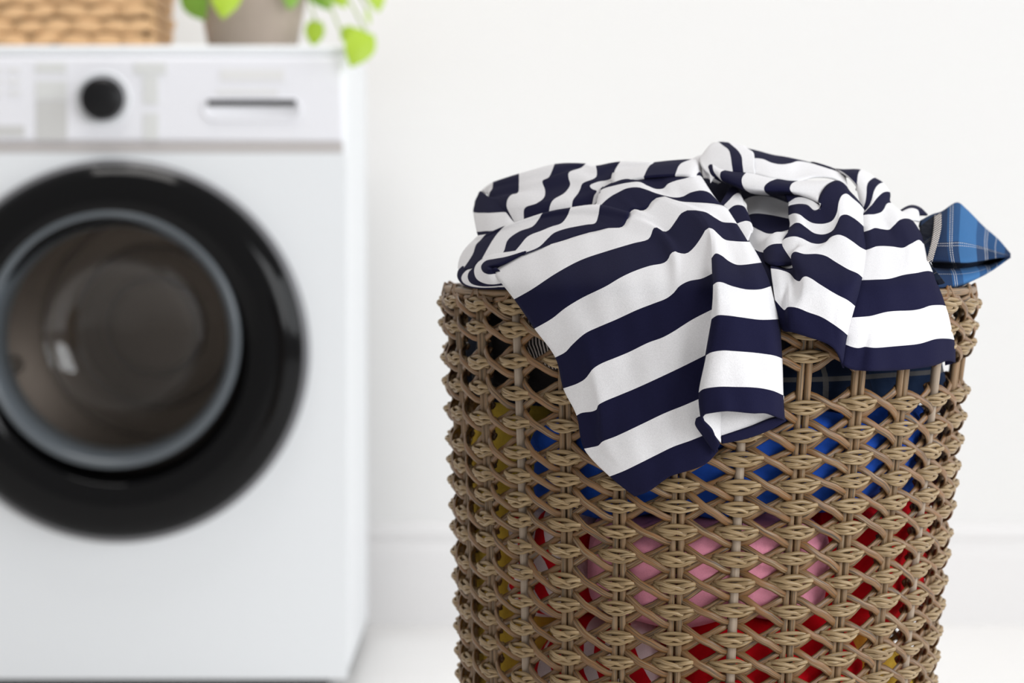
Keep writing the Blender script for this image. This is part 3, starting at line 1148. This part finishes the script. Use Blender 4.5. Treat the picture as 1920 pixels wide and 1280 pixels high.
H_ = [(1143, 893, .6), (1169, 883, .9), (1200, 868, 1.0), (1232, 852, 1.0), (1263, 837, 1.0), (1294, 826, 1.0), mk((1319, 816, 1.0)), mk((1310, 736, 3.0)),
      (1317, 730, 3.4), (1345, 725, 3.6), (1376, 725, 3.5), (1423, 727, 3.0), (1451, 733, 2.3), (1469, 741, .9)]
I_ = [(1190, 931, .6), (1216, 921, .8), (1244, 901, 1.0), (1254, 894, 1.0), (1310, 876, 1.0), (1329, 865, 1.0), mk((1346, 846, 1.1)), mk((1313, 785, 3.0)),
      (1319, 778, 3.4), (1336, 774, 3.6), (1361, 771, 3.8), (1380, 772, 3.6), (1411, 775, 3.3), (1436, 775, 2.8), (1455, 781, 2.2), (1472, 787, 1.0)]
cloth('sleeve', [A, B_, C_, D_, E_, F_, G_, H_, I_], [8, 7, 6, 5, 4, 3, 2, 1, 0], 'stripe', shirt, segs=(58, 12, 34), sub=7, wav=0.055, seed=1)
# rear layer of the sleeve with its folded hem, seen in the opening
cloth('sleeve_rear', [[(1335, 735, 1.6), (1380, 735, 1.4), (1430, 738, 1.1), (1470, 742, .8)], [(1346, 790, 1.7), (1385, 780, 1.5), (1430, 775, 1.1), (1468, 775, .8)],
                      [(1352, 822, 1.6), (1374, 814, 1.5), (1411, 802, 1.2), (1455, 785, .9), (1472, 782, .9)]], [1.2, 1.6, 1.98], 'stripe', shirt, nu=30, k0=1)
cloth('sleeve_hem', [[(1352, 819, 1.75), (1374, 812, 1.7), (1411, 800, 1.5), (1455, 783, 1.1), (1473, 784, 1.0)],
                     [(1353, 832, 1.5), (1376, 828, 1.5), (1405, 821, 1.3), (1442, 807, 1.0), (1474, 789, .9)]], [0.05, 0.95], 'stripe', shirt, nu=30, thick=0.002)
cloth('sleeve_lining', [[(1322, 760, 3.0), (1336, 765, 2.6), (1353, 768, 1.9)], [(1317, 784, 2.9), (1334, 800, 2.4), (1352, 812, 1.75)], [(1333, 807, 2.4), (1344, 820, 2.0), (1352, 830, 1.6)]],
      [1.1, 1.5, 1.9], 'stripe', shirt, nu=16)
cloth('hem_fold', [[(1305, 784, 2.6), (1303, 795, 2.2), (1317, 817, 1.7), (1340, 850, 1.35)], [(1314, 780, 3.1), (1315, 788, 3.0), (1333, 807, 2.5), (1350, 833, 1.7)]],
      [0.05, 0.95], 'stripe', shirt, nu=24, thick=0.002)

# --- slope above the sleeve
Zr = [(1116, 420, .9), (1121, 407, 1.0), (1124, 389, 1.1), (1133, 378, 1.2), (1147, 367, 1.3), (1158, 361, 1.4), (1175, 353, 1.5), (1196, 351, 1.5), (1214, 356, 1.4), (1230, 362, 1.3), (1264, 370, 1.2), (1281, 368, 1.2),
      (1292, 362, 1.4), (1305, 358, 1.5), (1317, 357, 1.4), (1330, 361, 1.0), (1340, 370, .4), (1352, 384, -.8)]
Yr = [(1120, 372, .6), (1126, 357, .8), (1155, 347, 1.2), (1180, 342, 1.4), (1199, 341, 1.4), (1214, 348, 1.2), (1230, 354, 1.0), (1244, 353, 1.0), (1252, 345, 1.2), (1266, 339, 1.3), (1286, 334, 1.3), (1299, 330, 1.2), (1314, 330, .4), (1322, 345, -.8)]
Xr = [(1122, 366, .2), (1130, 352, .4), (1158, 338, .8), (1177, 334, .9), (1199, 337, .8), (1210, 330, .6), (1225, 327, .6), (1266, 323, .7), (1283, 323, .8), (1299, 326, .7), (1312, 322, 0), (1318, 330, -.8)]
A2 = [(1137, 428, 1.2), (1167, 425, 1.2), (1175, 413, 1.2), (1181, 398, 1.2), (1190, 392, 1.3), (1203, 395, 1.1), (1213, 391, 1.2), (1221, 379, 1.3), (1231, 371, 1.4), (1246, 368, 1.5), (1275, 377, 1.3), (1330, 381, 1.2), (1356, 385, .4), (1366, 392, -.6)]
cloth('shoulder_slope', [[(x, y - 2, k - 3.0) for (x, y, k) in Xr], Xr, Yr, Zr, A2], [11.4, 11, 10, 9, 8], 'stripe', shirt, nu=84, sub=7, wav=0.02, seed=2)
# collar flap lying on the slope
cloth('hem_flap', [[(1150, 318, -.5), (1146, 336, .9), (1150, 345, .9)], [(1225, 304, -.8), (1216, 313, .5), (1207, 331, 1.5)], [(1297, 298, -.8), (1275, 308, .6), (1266, 327, 1.6)],
                   [(1312, 303, -1), (1305, 312, .5), (1298, 329, 1.5)], [(1316, 310, -2), (1317, 325, -1), (1318, 340, -.3)]], [9.1, 10, 11, 11.9, 11.95], 'stripe', shirt, nu=20, sub=8, thick=0.002)

# --- fold at the left: the shirt's body curls over the rim
M0 = [(899, 441, -1.5), (884, 453, -1.3), (868, 471, -1.1), (860, 489, -.9), (858, 503, -.8)]
Mb = [(905, 445, -4), (892, 456, -4), (878, 474, -4), (870, 490, -4), (868, 504, -4)]
M1 = [(913, 438, -.5), (901, 450, -.3), (893, 458, 0), (887, 475, .2), (878, 490, .2), (868, 504, .2)]
M2 = [(950, 422, .3), (934, 436, .5), (923, 451, .7), (913, 468, .9), (904, 484, 1.0), (893, 500, .9)]
M3 = [(1018, 399, .6), (1010, 411, .7), (999, 424, .8), (973, 434, .8), (952, 450, .9), (945, 470, 1.0), (935, 485, 1.1)]
M4 = [(1071, 388, .8), (1064, 404, .9), (1053, 418, 1.0), (1033, 425, 1.0), (1016, 432, 1.0), (990, 443, 1.1), (974, 461, 1.2), (958, 480, 1.2)]
M5 = [(1126, 383, .9), (1121, 407, 1.0), (1116, 418, 1.1), (1099, 421, 1.1), (1059, 429, 1.1), (1038, 437, 1.2), (1027, 447, 1.2), (1010, 463, 1.3), (978, 476, 1.3)]
M6 = [(1182, 396, 1.1), (1175, 413, 1.2), (1167, 425, 1.2), (1137, 428, 1.2), (1080, 443, 1.2), (1059, 450, 1.2), (1012, 465, 1.3), (981, 477, 1.3)]
rows = [[(p[0][0] + 4, p[0][1] + 7, p[0][2] - 3.5)] + p for p in (Mb, M0, M1, M2, M3, M4, M5, M6)]
cloth('body_fold', rows, [14.5, 14 - .02, 13, 12, 11, 10, 9, 8], 'stripe', shirt, nu=60, sub=7)
# the curl's end
E0 = [(985, 470, 1.5), (949, 481, 1.5), (927, 485, 1.5), (910, 489, 1.5), (902, 499, 1.5), (905, 509, 1.5), (915, 514, 1.4), (930, 513, 1.0)]
Ec = [(985, 474, 1.3), (950, 488, 1.5), (930, 495, 1.7), (918, 498, 1.8), (914, 500, 1.8), (915, 503, 1.8), (920, 505, 1.7), (930, 505, 1.2)]
Ek = [(995, 472, .8), (960, 490, .9), (940, 499, 1.0), (930, 502, 1.1), (925, 503, 1.1), (925, 505, 1.1), (930, 507, 1.0), (940, 508, .9)]
E1 = [(960, 468, .9), (936, 474, .9), (918, 478, 1.0), (904, 485, 1.1), (892, 497, 1.1), (889, 510, 1.1), (894, 523, 1.1), (908, 531, 1.0), (925, 533, .9), (945, 530, .6)]
E2 = [(925, 482, .4), (905, 488, .5), (890, 500, .7), (879, 510, .7), (877, 521, .7), (883, 531, .7), (898, 536, .7), (917, 537, .6), (950, 534, .4)]
E3 = [(915, 488, 0), (898, 494, .1), (882, 502, .3), (870, 511, .3), (865, 521, .3), (869, 530, .4), (881, 536, .5), (902, 539, .5), (950, 538, .3)]
E4 = [(900, 486, -.6), (880, 490, -.5), (864, 499, -.3), (858, 509, -.3), (857, 518, -.2), (861, 527, 0), (869, 534, .2), (885, 539, .3), (950, 542, .2)]
E5 = [(905, 490, -4), (885, 494, -4), (870, 503, -4), (866, 510, -4), (864, 518, -4), (868, 525, -4), (876, 531, -3), (890, 535, -2), (950, 538, -2)]
cloth('body_curl', [Ek, Ec, E0, E1, E2, E3, E4, E5], [8.2, 8.5, 9, 10, 11, 12, 13 - .01, 13 - .01], 'stripe', shirt, nu=48, sub=5)

# --- the heap behind it
q0 = [(903, 356, -3), (908, 360, -2), (914, 365, -1.5), (916, 372, -1.2), (922, 390, -1), (930, 402, -1), (938, 414, -1)]
q1 = [(924, 341, -1.5), (923, 353, -.8), (918, 361, -.6), (917, 372, -.8), (925, 388, -.7), (935, 402, -.8), (945, 415, -1)]
q2 = [(973, 325, -1), (973, 343, 0), (971, 361, .0), (959, 365, .4), (952, 373, .5), (950, 387, .4), (956, 401, 0), (965, 417, -.6)]
q3 = [(1040, 307, -1), (1029, 332, .1), (1017, 339, .3), (1022, 357, .0), (1020, 370, .3), (1006, 381, .5), (984, 390, .4), (982, 412, -.4)]
q4 = [(1099, 306, -1), (1090, 314, -.3), (1067, 323, .2), (1066, 333, .2), (1069, 346, .0), (1059, 361, .2), (1037, 375, .5), (1031, 387, .3), (1029, 403, -.4)]
q5 = [(1117, 310, -1), (1118, 331, 0), (1092, 344, .2), (1088, 354, .1), (1084, 362, .1), (1074, 376, .2), (1072, 393, -.4)]
q6 = [(1164, 302, -1), (1155, 315, -.2), (1145, 335, .2), (1120, 341, .2), (1106, 348, .2), (1110, 354, .1), (1119, 358, .1), (1114, 367, .0), (1110, 385, -.4)]
q7 = [(1228, 304, -1), (1216, 313, -.2), (1207, 330, .2), (1190, 338, .1), (1165, 338, .1), (1140, 348, .1), (1126, 358, 0), (1122, 376, -.4)]
rows = [[(p[0][0] + 2, p[0][1] + 9, p[0][2] - 4.5), (p[0][0], p[0][1] + 1, p[0][2] - 1.5)] + p for p in (q0, q1, q2, q3, q4, q5, q6, q7)]
cloth('body_back', rows, [3.05, 4, 5, 6, 7, 8, 9, 10], 'stripe', shirt, nu=56, sub=7, wav=0.02, seed=4)
g0 = [(903, 388, -6), (890, 382, -2), (896, 365, -1), (900, 358, -1), (908, 362, -.7), (916, 368, -.4), (935, 370, 0), (955, 374, .2)]
g1 = [(901, 402, -6), (887, 398, -1.6), (897, 399, -.6), (908, 399, -.1), (920, 399, .1), (935, 398, .1), (949, 398, 0), (962, 404, -.5)]
g2 = [(905, 430, -6), (893, 434, -1.6), (900, 434, -.8), (910, 433, -.3), (920, 433, -.1), (935, 430, -.1), (950, 424, -.2), (966, 416, -.6)]
g3 = [(910, 440, -6), (897, 444, -1.7), (905, 444, -1), (913, 443, -.6), (925, 442, -.4), (940, 437, -.4), (955, 430, -.5), (970, 422, -.8)]
cloth('body_side', [g0, g1, g2, g3], [2.02, 3, 4, 4.9], 'stripe', shirt, nu=40, sub=7, wav=0.02, seed=5)

# --- small tongue and the hollow between the folds
cloth('inner_fold', [[(1350, 382, -.6), (1362, 362, -.8), (1372, 349, -1.2), (1380, 348, -1.2), (1388, 356, -2)], [(1356, 386, -.4), (1367, 375, -.4), (1378, 364, -.6), (1386, 362, -.6), (1393, 372, -1.6)],
                     [(1364, 395, -.3), (1375, 386, -.2), (1385, 384, -.2), (1395, 387, -.4), (1403, 399, -1.4)], [(1380, 420, -.2), (1390, 416, -.1), (1400, 414, -.1), (1408, 417, -.2), (1412, 426, -1.2)],
                     [(1400, 455, 0), (1405, 445, 0), (1409, 436, -.1), (1412, 431, -.2), (1413, 433, -1.0)]], [11, 10, 9, 8, 7], 'stripe', shirt, nu=30)
cloth('hollow', [[(1330, 330, -9), (1370, 335, -9), (1420, 345, -8), (1490, 365, -6)], [(1395, 375, -6), (1412, 368, -5.5), (1440, 368, -5), (1490, 385, -3)], [(1398, 404, -4.5), (1415, 400, -4), (1440, 402, -3.6), (1490, 412, -2)],
                 [(1400, 418, -3.5), (1425, 432, -2.6), (1443, 438, -2.2), (1490, 428, -1.6)], [(1400, 455, -2), (1420, 470, -1.6), (1440, 474, -1.4), (1490, 470, -1)], [(1410, 490, -1), (1425, 510, -.6), (1450, 520, -.4), (1495, 525, -.2)],
                 [(1425, 540, 0), (1440, 560, .1), (1460, 575, .1), (1500, 580, .1)]],
      [6.02, 7, 8, 9, 10, 10.95, 10.97], 'stripe', shirt, nu=40)
cloth('inner_back', [[(1292, 300, -7), (1318, 290, -7), (1350, 300, -8)], [(1296, 330, -5.5), (1325, 332, -6), (1360, 336, -6.5)], [(1330, 400, -3), (1365, 405, -3.5), (1410, 410, -4.4)]], [1.05, 1.97, 2.9], 'stripe', shirt, nu=24)
cloth('small_fold', [[(1433, 466, -1.8), (1439, 448, -1.6), (1453, 438, -1.4), (1467, 437, -1.4), (1485, 440, -1.4)], [(1432, 467, -.8), (1438, 447, -.2), (1453, 436, .1), (1467, 435, .1), (1485, 436, -.2)],
                     [(1431, 470, -.8), (1440, 462, 0), (1450, 458, .4), (1467, 457, .4), (1485, 455, .2)], [(1432, 489, -.8), (1440, 494, 0), (1452, 496, .4), (1467, 496, .4), (1490, 494, .2)]], [13.3, 13.9, 12.98, 12.02], 'stripe', shirt, nu=30)

# --- rolled fold along the top
b0 = [(1316, 306, -3), (1313, 298, -1.2), (1314, 310, 0), (1322, 322, .3), (1330, 330, .2)]
b1 = [(1333, 285, -4), (1334, 273, -2), (1330, 292, -.4), (1334, 304, .2), (1342, 318, .4)]
b2 = [(1345, 280, -5), (1345, 269, -2.5), (1356, 276, -1), (1366, 284, -.2), (1370, 296, .4), (1372, 310, .8)]
b3 = [(1364, 280, -5), (1364, 270, -2.5), (1374, 277, -1), (1383, 285, -.2), (1390, 296, .4), (1392, 312, .8)]
b4 = [(1393, 286, -5), (1393, 276, -2.5), (1402, 282, -1.2), (1412, 289, -.4), (1414, 298, .2), (1414, 314, .8)]
cloth('roll_end', [p + [(p[-1][0] + 2, p[-1][1] + 14, p[-1][2] - .2)] for p in (b0, b1, b2, b3, b4)], [7.2, 7.98, 8, 9, 9.95], 'stripe', shirt, nu=36, sub=8)
cloth('roll_back', [[(1393, 286, -6), (1425, 292, -6), (1455, 300, -6), (1480, 304, -6), (1520, 312, -6), (1560, 322, -6), (1590, 330, -6)],
                    [(1393, 276, -2.5), (1420, 282, -2.5), (1450, 290, -2.5), (1475, 294, -2.5), (1510, 302, -2.5), (1550, 314, -2.5), (1585, 326, -2.5)],
                    [(1390, 295, 0), (1408, 296, 0), (1430, 298, -.1), (1447, 305, -.1), (1465, 308, -.3), (1482, 306, -.8), (1497, 302, -1.8), (1540, 311, -2.4), (1585, 327, -2.4)],
                    [(1372, 318, .9), (1400, 322, .9), (1450, 334, .8), (1490, 338, .6), (1530, 330, .2), (1565, 334, -.2), (1590, 350, -.6)]], [8.2, 8, 9, 9.95], 'stripe', shirt, nu=60, sub=7, wav=0.05, seed=3)
f0 = [(1338, 300, -.5), (1336, 308, .6), (1338, 320, .9), (1345, 331, .6), (1354, 338, -.6)]
f1 = [(1376, 314, -.6), (1362, 318, .6), (1352, 322, 1.3), (1350, 330, 1.2), (1353, 338, .6), (1362, 344, -1)]
f2 = [(1410, 318, -.4), (1400, 323, .8), (1392, 332, 1.5), (1391, 342, 1.5), (1396, 354, .9), (1406, 362, -1)]
f3 = [(1474, 332, -.2), (1458, 335, .8), (1442, 341, 1.6), (1433, 350, 1.6), (1434, 359, 1.0), (1444, 367, -1)]
f4 = [(1505, 337, -.2), (1492, 340, .8), (1484, 345, 1.6), (1481, 354, 1.6), (1486, 362, 1.0), (1497, 370, -1)]
f5 = [(1579, 341, .8), (1567, 338, 1.3), (1551, 346, 1.7), (1540, 360, 1.6), (1534, 376, 1.4), (1536, 388, .4)]
f0a = [(1326, 303, -1), (1325, 309, .2), (1329, 320, .5), (1338, 333, .3), (1352, 342, -.8)]
cloth('roll_front', [[(1318, 300, -2), (1316, 312, -.6), (1322, 326, -.2), (1332, 338, -.3), (1346, 345, -1.2)], f0a, f0, f1, f2, f3, f4, f5], [1.3, 2, 3, 4, 5, 6, 7, 8], 'stripe', shirt, nu=36, sub=8)
cloth('roll_under', [[(1470, 360, .2), (1495, 362, .4), (1525, 366, .6), (1545, 372, 1.0)], [(1478, 380, .0), (1492, 371, .4), (1505, 370, .6), (1522, 376, .9), (1540, 388, 1.2)], [(1478, 384, .1), (1499, 382, .4), (1514, 385, .7), (1526, 394, 1.0), (1538, 392, 1.3)]],
      [6.05, 7.02, 7.98], 'stripe', shirt, nu=30)

# --- second hanging part: left panel
P0 = [(1478, 386, -.3), (1484, 384, .3), (1499, 382, .7), (1514, 384, .9), (1527, 394, 1.1), (1537, 389, 1.3), (1535, 376, 1.5), (1540, 361, 1.8), (1551, 346, 1.9), (1567, 338, 1.8), (1577, 340, 1.6), (1587, 348, 1.3), (1593, 357, 1.1), (1607, 372, .6), (1621, 390, -.8)]
P1 = [(1478, 404, -.3), (1488, 400, .8), (1499, 402, 1.0), (1511, 411, .8), (1524, 418, .8), (1546, 419, 1.0), (1561, 413, 1.4), (1569, 399, 1.8), (1573, 378, 2.0), (1579, 366, 2.0), (1587, 363, 1.9), (1598, 371, 1.5), (1614, 385, .8), (1624, 398, -.8)]
P2 = [(1480, 426, -.3), (1491, 418, .9), (1499, 418, 1.0), (1511, 426, .8), (1527, 437, .8), (1546, 439, 1.0), (1561, 432, 1.4), (1569, 419, 1.8), (1576, 405, 2.0), (1586, 402, 2.0), (1598, 407, 1.7), (1614, 419, 1.1), (1626, 432, -.6)]
P3 = [(1462, 462, -.6), (1467, 451, .4), (1474, 446, .9), (1489, 443, 1.3), (1502, 446, 1.2), (1521, 455, 1.0), (1536, 457, 1.1), (1549, 453, 1.4), (1557, 445, 1.8), (1571, 440, 2.1), (1583, 443, 2.1), (1599, 453, 1.9), (1614, 464, 1.5), (1629, 471, .0)]
P4 = [(1449, 482, -.6), (1455, 494, -.6), (1474, 503, -.4), (1488, 500, .1), (1483, 480, 1.3), (1489, 472, 1.8), (1508, 476, 1.9), (1533, 476, 1.9), (1549, 480, 2.0), (1567, 491, 2.1), (1591, 505, 2.1), (1609, 513, 1.8), (1618, 521, .4)]
P5 = [(1445, 503, .2), (1460, 505, .5), (1480, 512, .3), (1491, 524, .4), (1499, 527, 1.3), (1505, 520, 1.9), (1511, 518, 2.1), (1521, 522, 2.2), (1536, 532, 2.2), (1567, 551, 2.2), (1590, 563, 2.0), (1605, 575, .5)]
P6 = [(1453, 562, .5), (1463, 574, .7), (1471, 581, .9), (1476, 576, 1.5), (1482, 575, 1.7), (1495, 577, 1.9), (1515, 585, 2.0), (1540, 594, 2.1), (1560, 606, 2.1), (1581, 621, 1.9), (1590, 629, .6)]
P7 = [(1460, 605, .4), (1464, 615, .6), (1470, 621, 1.0), (1480, 622, 1.4), (1490, 624, 1.6), (1515, 632, 1.9), (1540, 640, 2.0), (1560, 650, 2.0), (1573, 665, 1.8), (1583, 690, .9)]
cloth('body_panel', [P0, P1, P2, P3, P4, P5, P6, P7], [7, 6, 5, 4, 3, 2, 1, 0], 'stripe', shirt, nu=84, sub=7, wav=0.04, seed=12)
# --- right panel
q_0 = [(1560, 318, -4), (1575, 323, -2), (1590, 333, -1), (1602, 346, -.6), (1608, 356, -1)]
q_1 = [(1618, 326, -5), (1614, 321, -2.5), (1609, 327, -1.2), (1607, 341, -.7), (1608, 357, -.9)]
q_2 = [(1640, 344, -5), (1640, 336, -2.2), (1631, 340, -.9), (1625, 349, -.4), (1624, 366, -.2), (1622, 386, -.3), (1618, 400, -.8)]
q_3 = [(1652, 352, -5), (1654, 345, -2.2), (1645, 349, -.8), (1638, 360, -.2), (1634, 377, 0), (1629, 391, 0), (1620, 402, -.6)]
q_4 = [(1660, 370, -5), (1666, 362, -2), (1656, 362, -.7), (1648, 368, -.1), (1639, 379, .2), (1629, 394, .3), (1619, 405, -.5)]
q_5 = [(1660, 390, -5), (1669, 383, -1.6), (1662, 384, -.5), (1657, 393, 0), (1651, 400, .3), (1639, 404, .4), (1626, 405, .4), (1612, 408, -.4)]
q_6 = [(1700, 430, -5), (1711, 419, -1.2), (1708, 415, -.5), (1698, 412, .2), (1686, 415, .6), (1676, 425, .6), (1667, 433, .4), (1651, 432, .5), (1639, 430, .6), (1628, 435, .6), (1612, 440, -.2)]
q_7 = [(1715, 470, -5), (1734, 463, -1.0), (1728, 458, -.2), (1721, 452, .3), (1707, 459, .7), (1693, 467, .5), (1672, 465, .6), (1657, 464, .7), (1641, 465, .6), (1629, 470, .5), (1612, 475, -.1)]
q_8 = [(1730, 520, -4), (1749, 514, -.6), (1744, 511, .1), (1737, 510, .5), (1716, 514, .8), (1693, 518, .8), (1666, 525, .8), (1638, 527, .8), (1617, 528, .6), (1600, 530, 0)]
q_9 = [(1752, 580, -3), (1771, 575, -.4), (1766, 573, .2), (1760, 572, .5), (1741, 573, .8), (1726, 578, .9), (1710, 581, .9), (1662, 584, .9), (1630, 592, .9), (1601, 595, .7), (1588, 598, .2)]
q_10 = [(1768, 640, -2), (1786, 638, -.2), (1780, 635, .4), (1770, 634, .6), (1752, 635, .9), (1720, 644, 1.1), (1670, 649, 1.1), (1635, 652, 1.3), (1620, 650, 1.0), (1605, 652, 1.2), (1587, 647, 1.0), (1577, 640, .4)]
q_11 = [(1772, 685, -1.5), (1789, 680, 0), (1782, 677, .5), (1770, 677, .7), (1752, 684, 1.0), (1720, 690, 1.2), (1670, 694, 1.2), (1632, 695, 1.4), (1612, 694, 1.1), (1595, 692, 1.2), (1581, 684, 1.2), (1577, 672, .6)]
cloth('body_side_panel', [q_0, q_1, q_2, q_3, q_4, q_5, q_6, q_7, q_8, q_9, q_10, q_11], [11, 10, 9, 8, 7, 6, 5, 4, 3, 2, 1, 0], 'stripe', shirt, nu=76, sub=6, wav=0.09, seed=6)
cloth('body_rear_edge', [[(1680, 402, -4), (1690, 392, -4), (1708, 384, -4), (1725, 388, -4), (1740, 402, -4)], [(1682, 404, -2.2), (1692, 396, -2.2), (1709, 390, -2.2), (1721, 394, -2.2), (1724, 404, -2.4)], [(1684, 408, -1.6), (1700, 410, -1.6), (1715, 412, -1.6), (1725, 414, -2)]],
      [2.02, 3.02, 3.9], 'stripe', shirt, nu=24)

# ------------------------------------------------------------------ plaid shirt
plaid = empty('plaid_shirt', (bcx(ZRIM) + 0.1, YC, ZRIM - 0.03))
tag(plaid, 'blue plaid flannel shirt bulging over the right rim of the laundry basket', 'shirt')
xt = [(1722, 425, -6), (1748, 412, -6), (1765, 407, -6), (1795, 392, -6), (1812, 402, -6), (1845, 434, -6), (1868, 455, -5), (1886, 474, -3.5)]
x0 = [(1725, 414, -3), (1748, 402, -3), (1765, 397, -2.6), (1795, 380, -2.2), (1812, 392, -2.4), (1845, 425, -2.6), (1872, 448, -2.6), (1894, 474, -2.6)]
x1 = [(1728, 438, -1), (1750, 432, -.6), (1772, 428, .0), (1800, 422, .6), (1822, 436, .4), (1848, 452, -.2), (1876, 466, -1.2), (1895, 477, -2.2)]
x2 = [(1732, 468, -.6), (1755, 464, .3), (1778, 464, .9), (1805, 464, 1.3), (1830, 466, 1.0), (1855, 471, .2), (1880, 477, -1.0), (1895, 479, -2.2)]
x3 = [(1738, 488, -.8), (1760, 489, -.1), (1785, 491, .6), (1810, 492, 1.0), (1835, 489, .7), (1860, 485, 0), (1880, 482, -1.0), (1894, 481, -2.3)]
x4 = [(1740, 494, -4), (1760, 493, -4), (1785, 492, -4), (1810, 490, -4), (1835, 487, -4), (1860, 484, -4), (1876, 482, -4), (1888, 480, -4)]
cloth('sleeve', [xt, x0, x1, x2, x3, x4], [0.0, 0.15, 0.42, 0.68, 0.86, 1.0], 'plaid', plaid, nu=60, sub=8, wav=0.05, seed=8, thick=0.0015)
y0_ = [(1735, 500, -2), (1790, 503, -4), (1830, 499, -4.5), (1865, 490, -4), (1890, 480, -3)]
y1_ = [(1740, 512, 0), (1770, 512, -.6), (1800, 512, -1.2), (1830, 508, -1.6), (1865, 496, -2), (1894, 479, -2.3)]
y2_ = [(1742, 524, .2), (1770, 524, -.2), (1800, 524, -.4), (1830, 517, -.8), (1862, 504, -1.4), (1893, 482, -2.2)]
y3_ = [(1744, 538, 0), (1775, 538, -.6), (1800, 534, -1.0), (1826, 525, -1.6), (1858, 509, -2.2), (1890, 486, -3)]
y4_ = [(1744, 545, -3), (1775, 545, -4), (1800, 538, -4), (1822, 527, -4), (1852, 510, -4), (1880, 490, -4)]
cloth('cuff', [y0_, y1_, y2_, y3_, y4_], [0.9, 1.1, 1.25, 1.45, 1.6], 'plaid', plaid, nu=44, sub=8, wav=0.04, seed=9, thick=0.0015)
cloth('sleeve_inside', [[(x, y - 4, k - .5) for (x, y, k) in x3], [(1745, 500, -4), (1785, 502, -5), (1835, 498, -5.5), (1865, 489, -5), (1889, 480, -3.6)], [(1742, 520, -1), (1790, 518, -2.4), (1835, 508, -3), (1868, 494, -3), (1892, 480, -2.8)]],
      [0.55, 0.6, 0.65], 'plaid_dark', plaid, nu=40, sub=8)  # near-black cloth colours in the shade inside the sleeve opening
# the placket strip beside it
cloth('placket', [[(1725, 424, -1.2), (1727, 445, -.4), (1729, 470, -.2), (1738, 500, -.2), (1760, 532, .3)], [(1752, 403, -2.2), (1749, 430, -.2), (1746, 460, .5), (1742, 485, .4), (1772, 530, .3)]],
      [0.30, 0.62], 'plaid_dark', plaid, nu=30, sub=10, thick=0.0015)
cloth('trim_band', [[(1752, 404, -2.0), (1750, 430, .3), (1746, 456, .9), (1740, 478, .6), (1736, 490, .3)], [(1765, 399, -2.0), (1765, 425, .6), (1760, 450, 1.1), (1754, 470, 1.1), (1749, 488, .8)]],
      [0.0, 1.0], 'twill', plaid, nu=30, sub=5, thick=0.001)
# bulk of the shirt that fills the top of the basket
NU, NV = 72, 40
verts, uvs, faces = [], [], []
g = random.Random(4)
for i in range(NU):
    th = 2 * math.pi * i / NU
    for j in range(NV + 1):
        v_ = j / NV
        if v_ < 0.5:
            t = v_ / 0.5
            z = ZRIM - 0.085 + 0.085 * t
            r_ = brad(z) - 0.012 - 0.014 * t ** 4
        else:
            t = (v_ - 0.5) / 0.5
            a = t * math.pi / 2
            r_ = (brad(ZRIM) - 0.026) * math.cos(a)
            z = ZRIM + 0.055 * math.sin(a)
        k = 1 + 0.035 * math.sin(th * 7 + z * 60) * min(1, r_ / 0.08) * (0.6 + 0.4 * math.sin(z * 160 + th * 3))
        if v_ == 0:
            r_ = 0.06
        verts.append((bcx(z) + r_ * k * math.sin(th), YC - r_ * k * math.cos(th) + 0.012, z))
        uvs.append((th * 0.3 + z * .4, z * 2.2))
for i in range(NU):
    for j in range(NV):
        a, b2 = i * (NV + 1) + j, ((i + 1) % NU) * (NV + 1) + j
        faces.append((a, b2, b2 + 1, a + 1))
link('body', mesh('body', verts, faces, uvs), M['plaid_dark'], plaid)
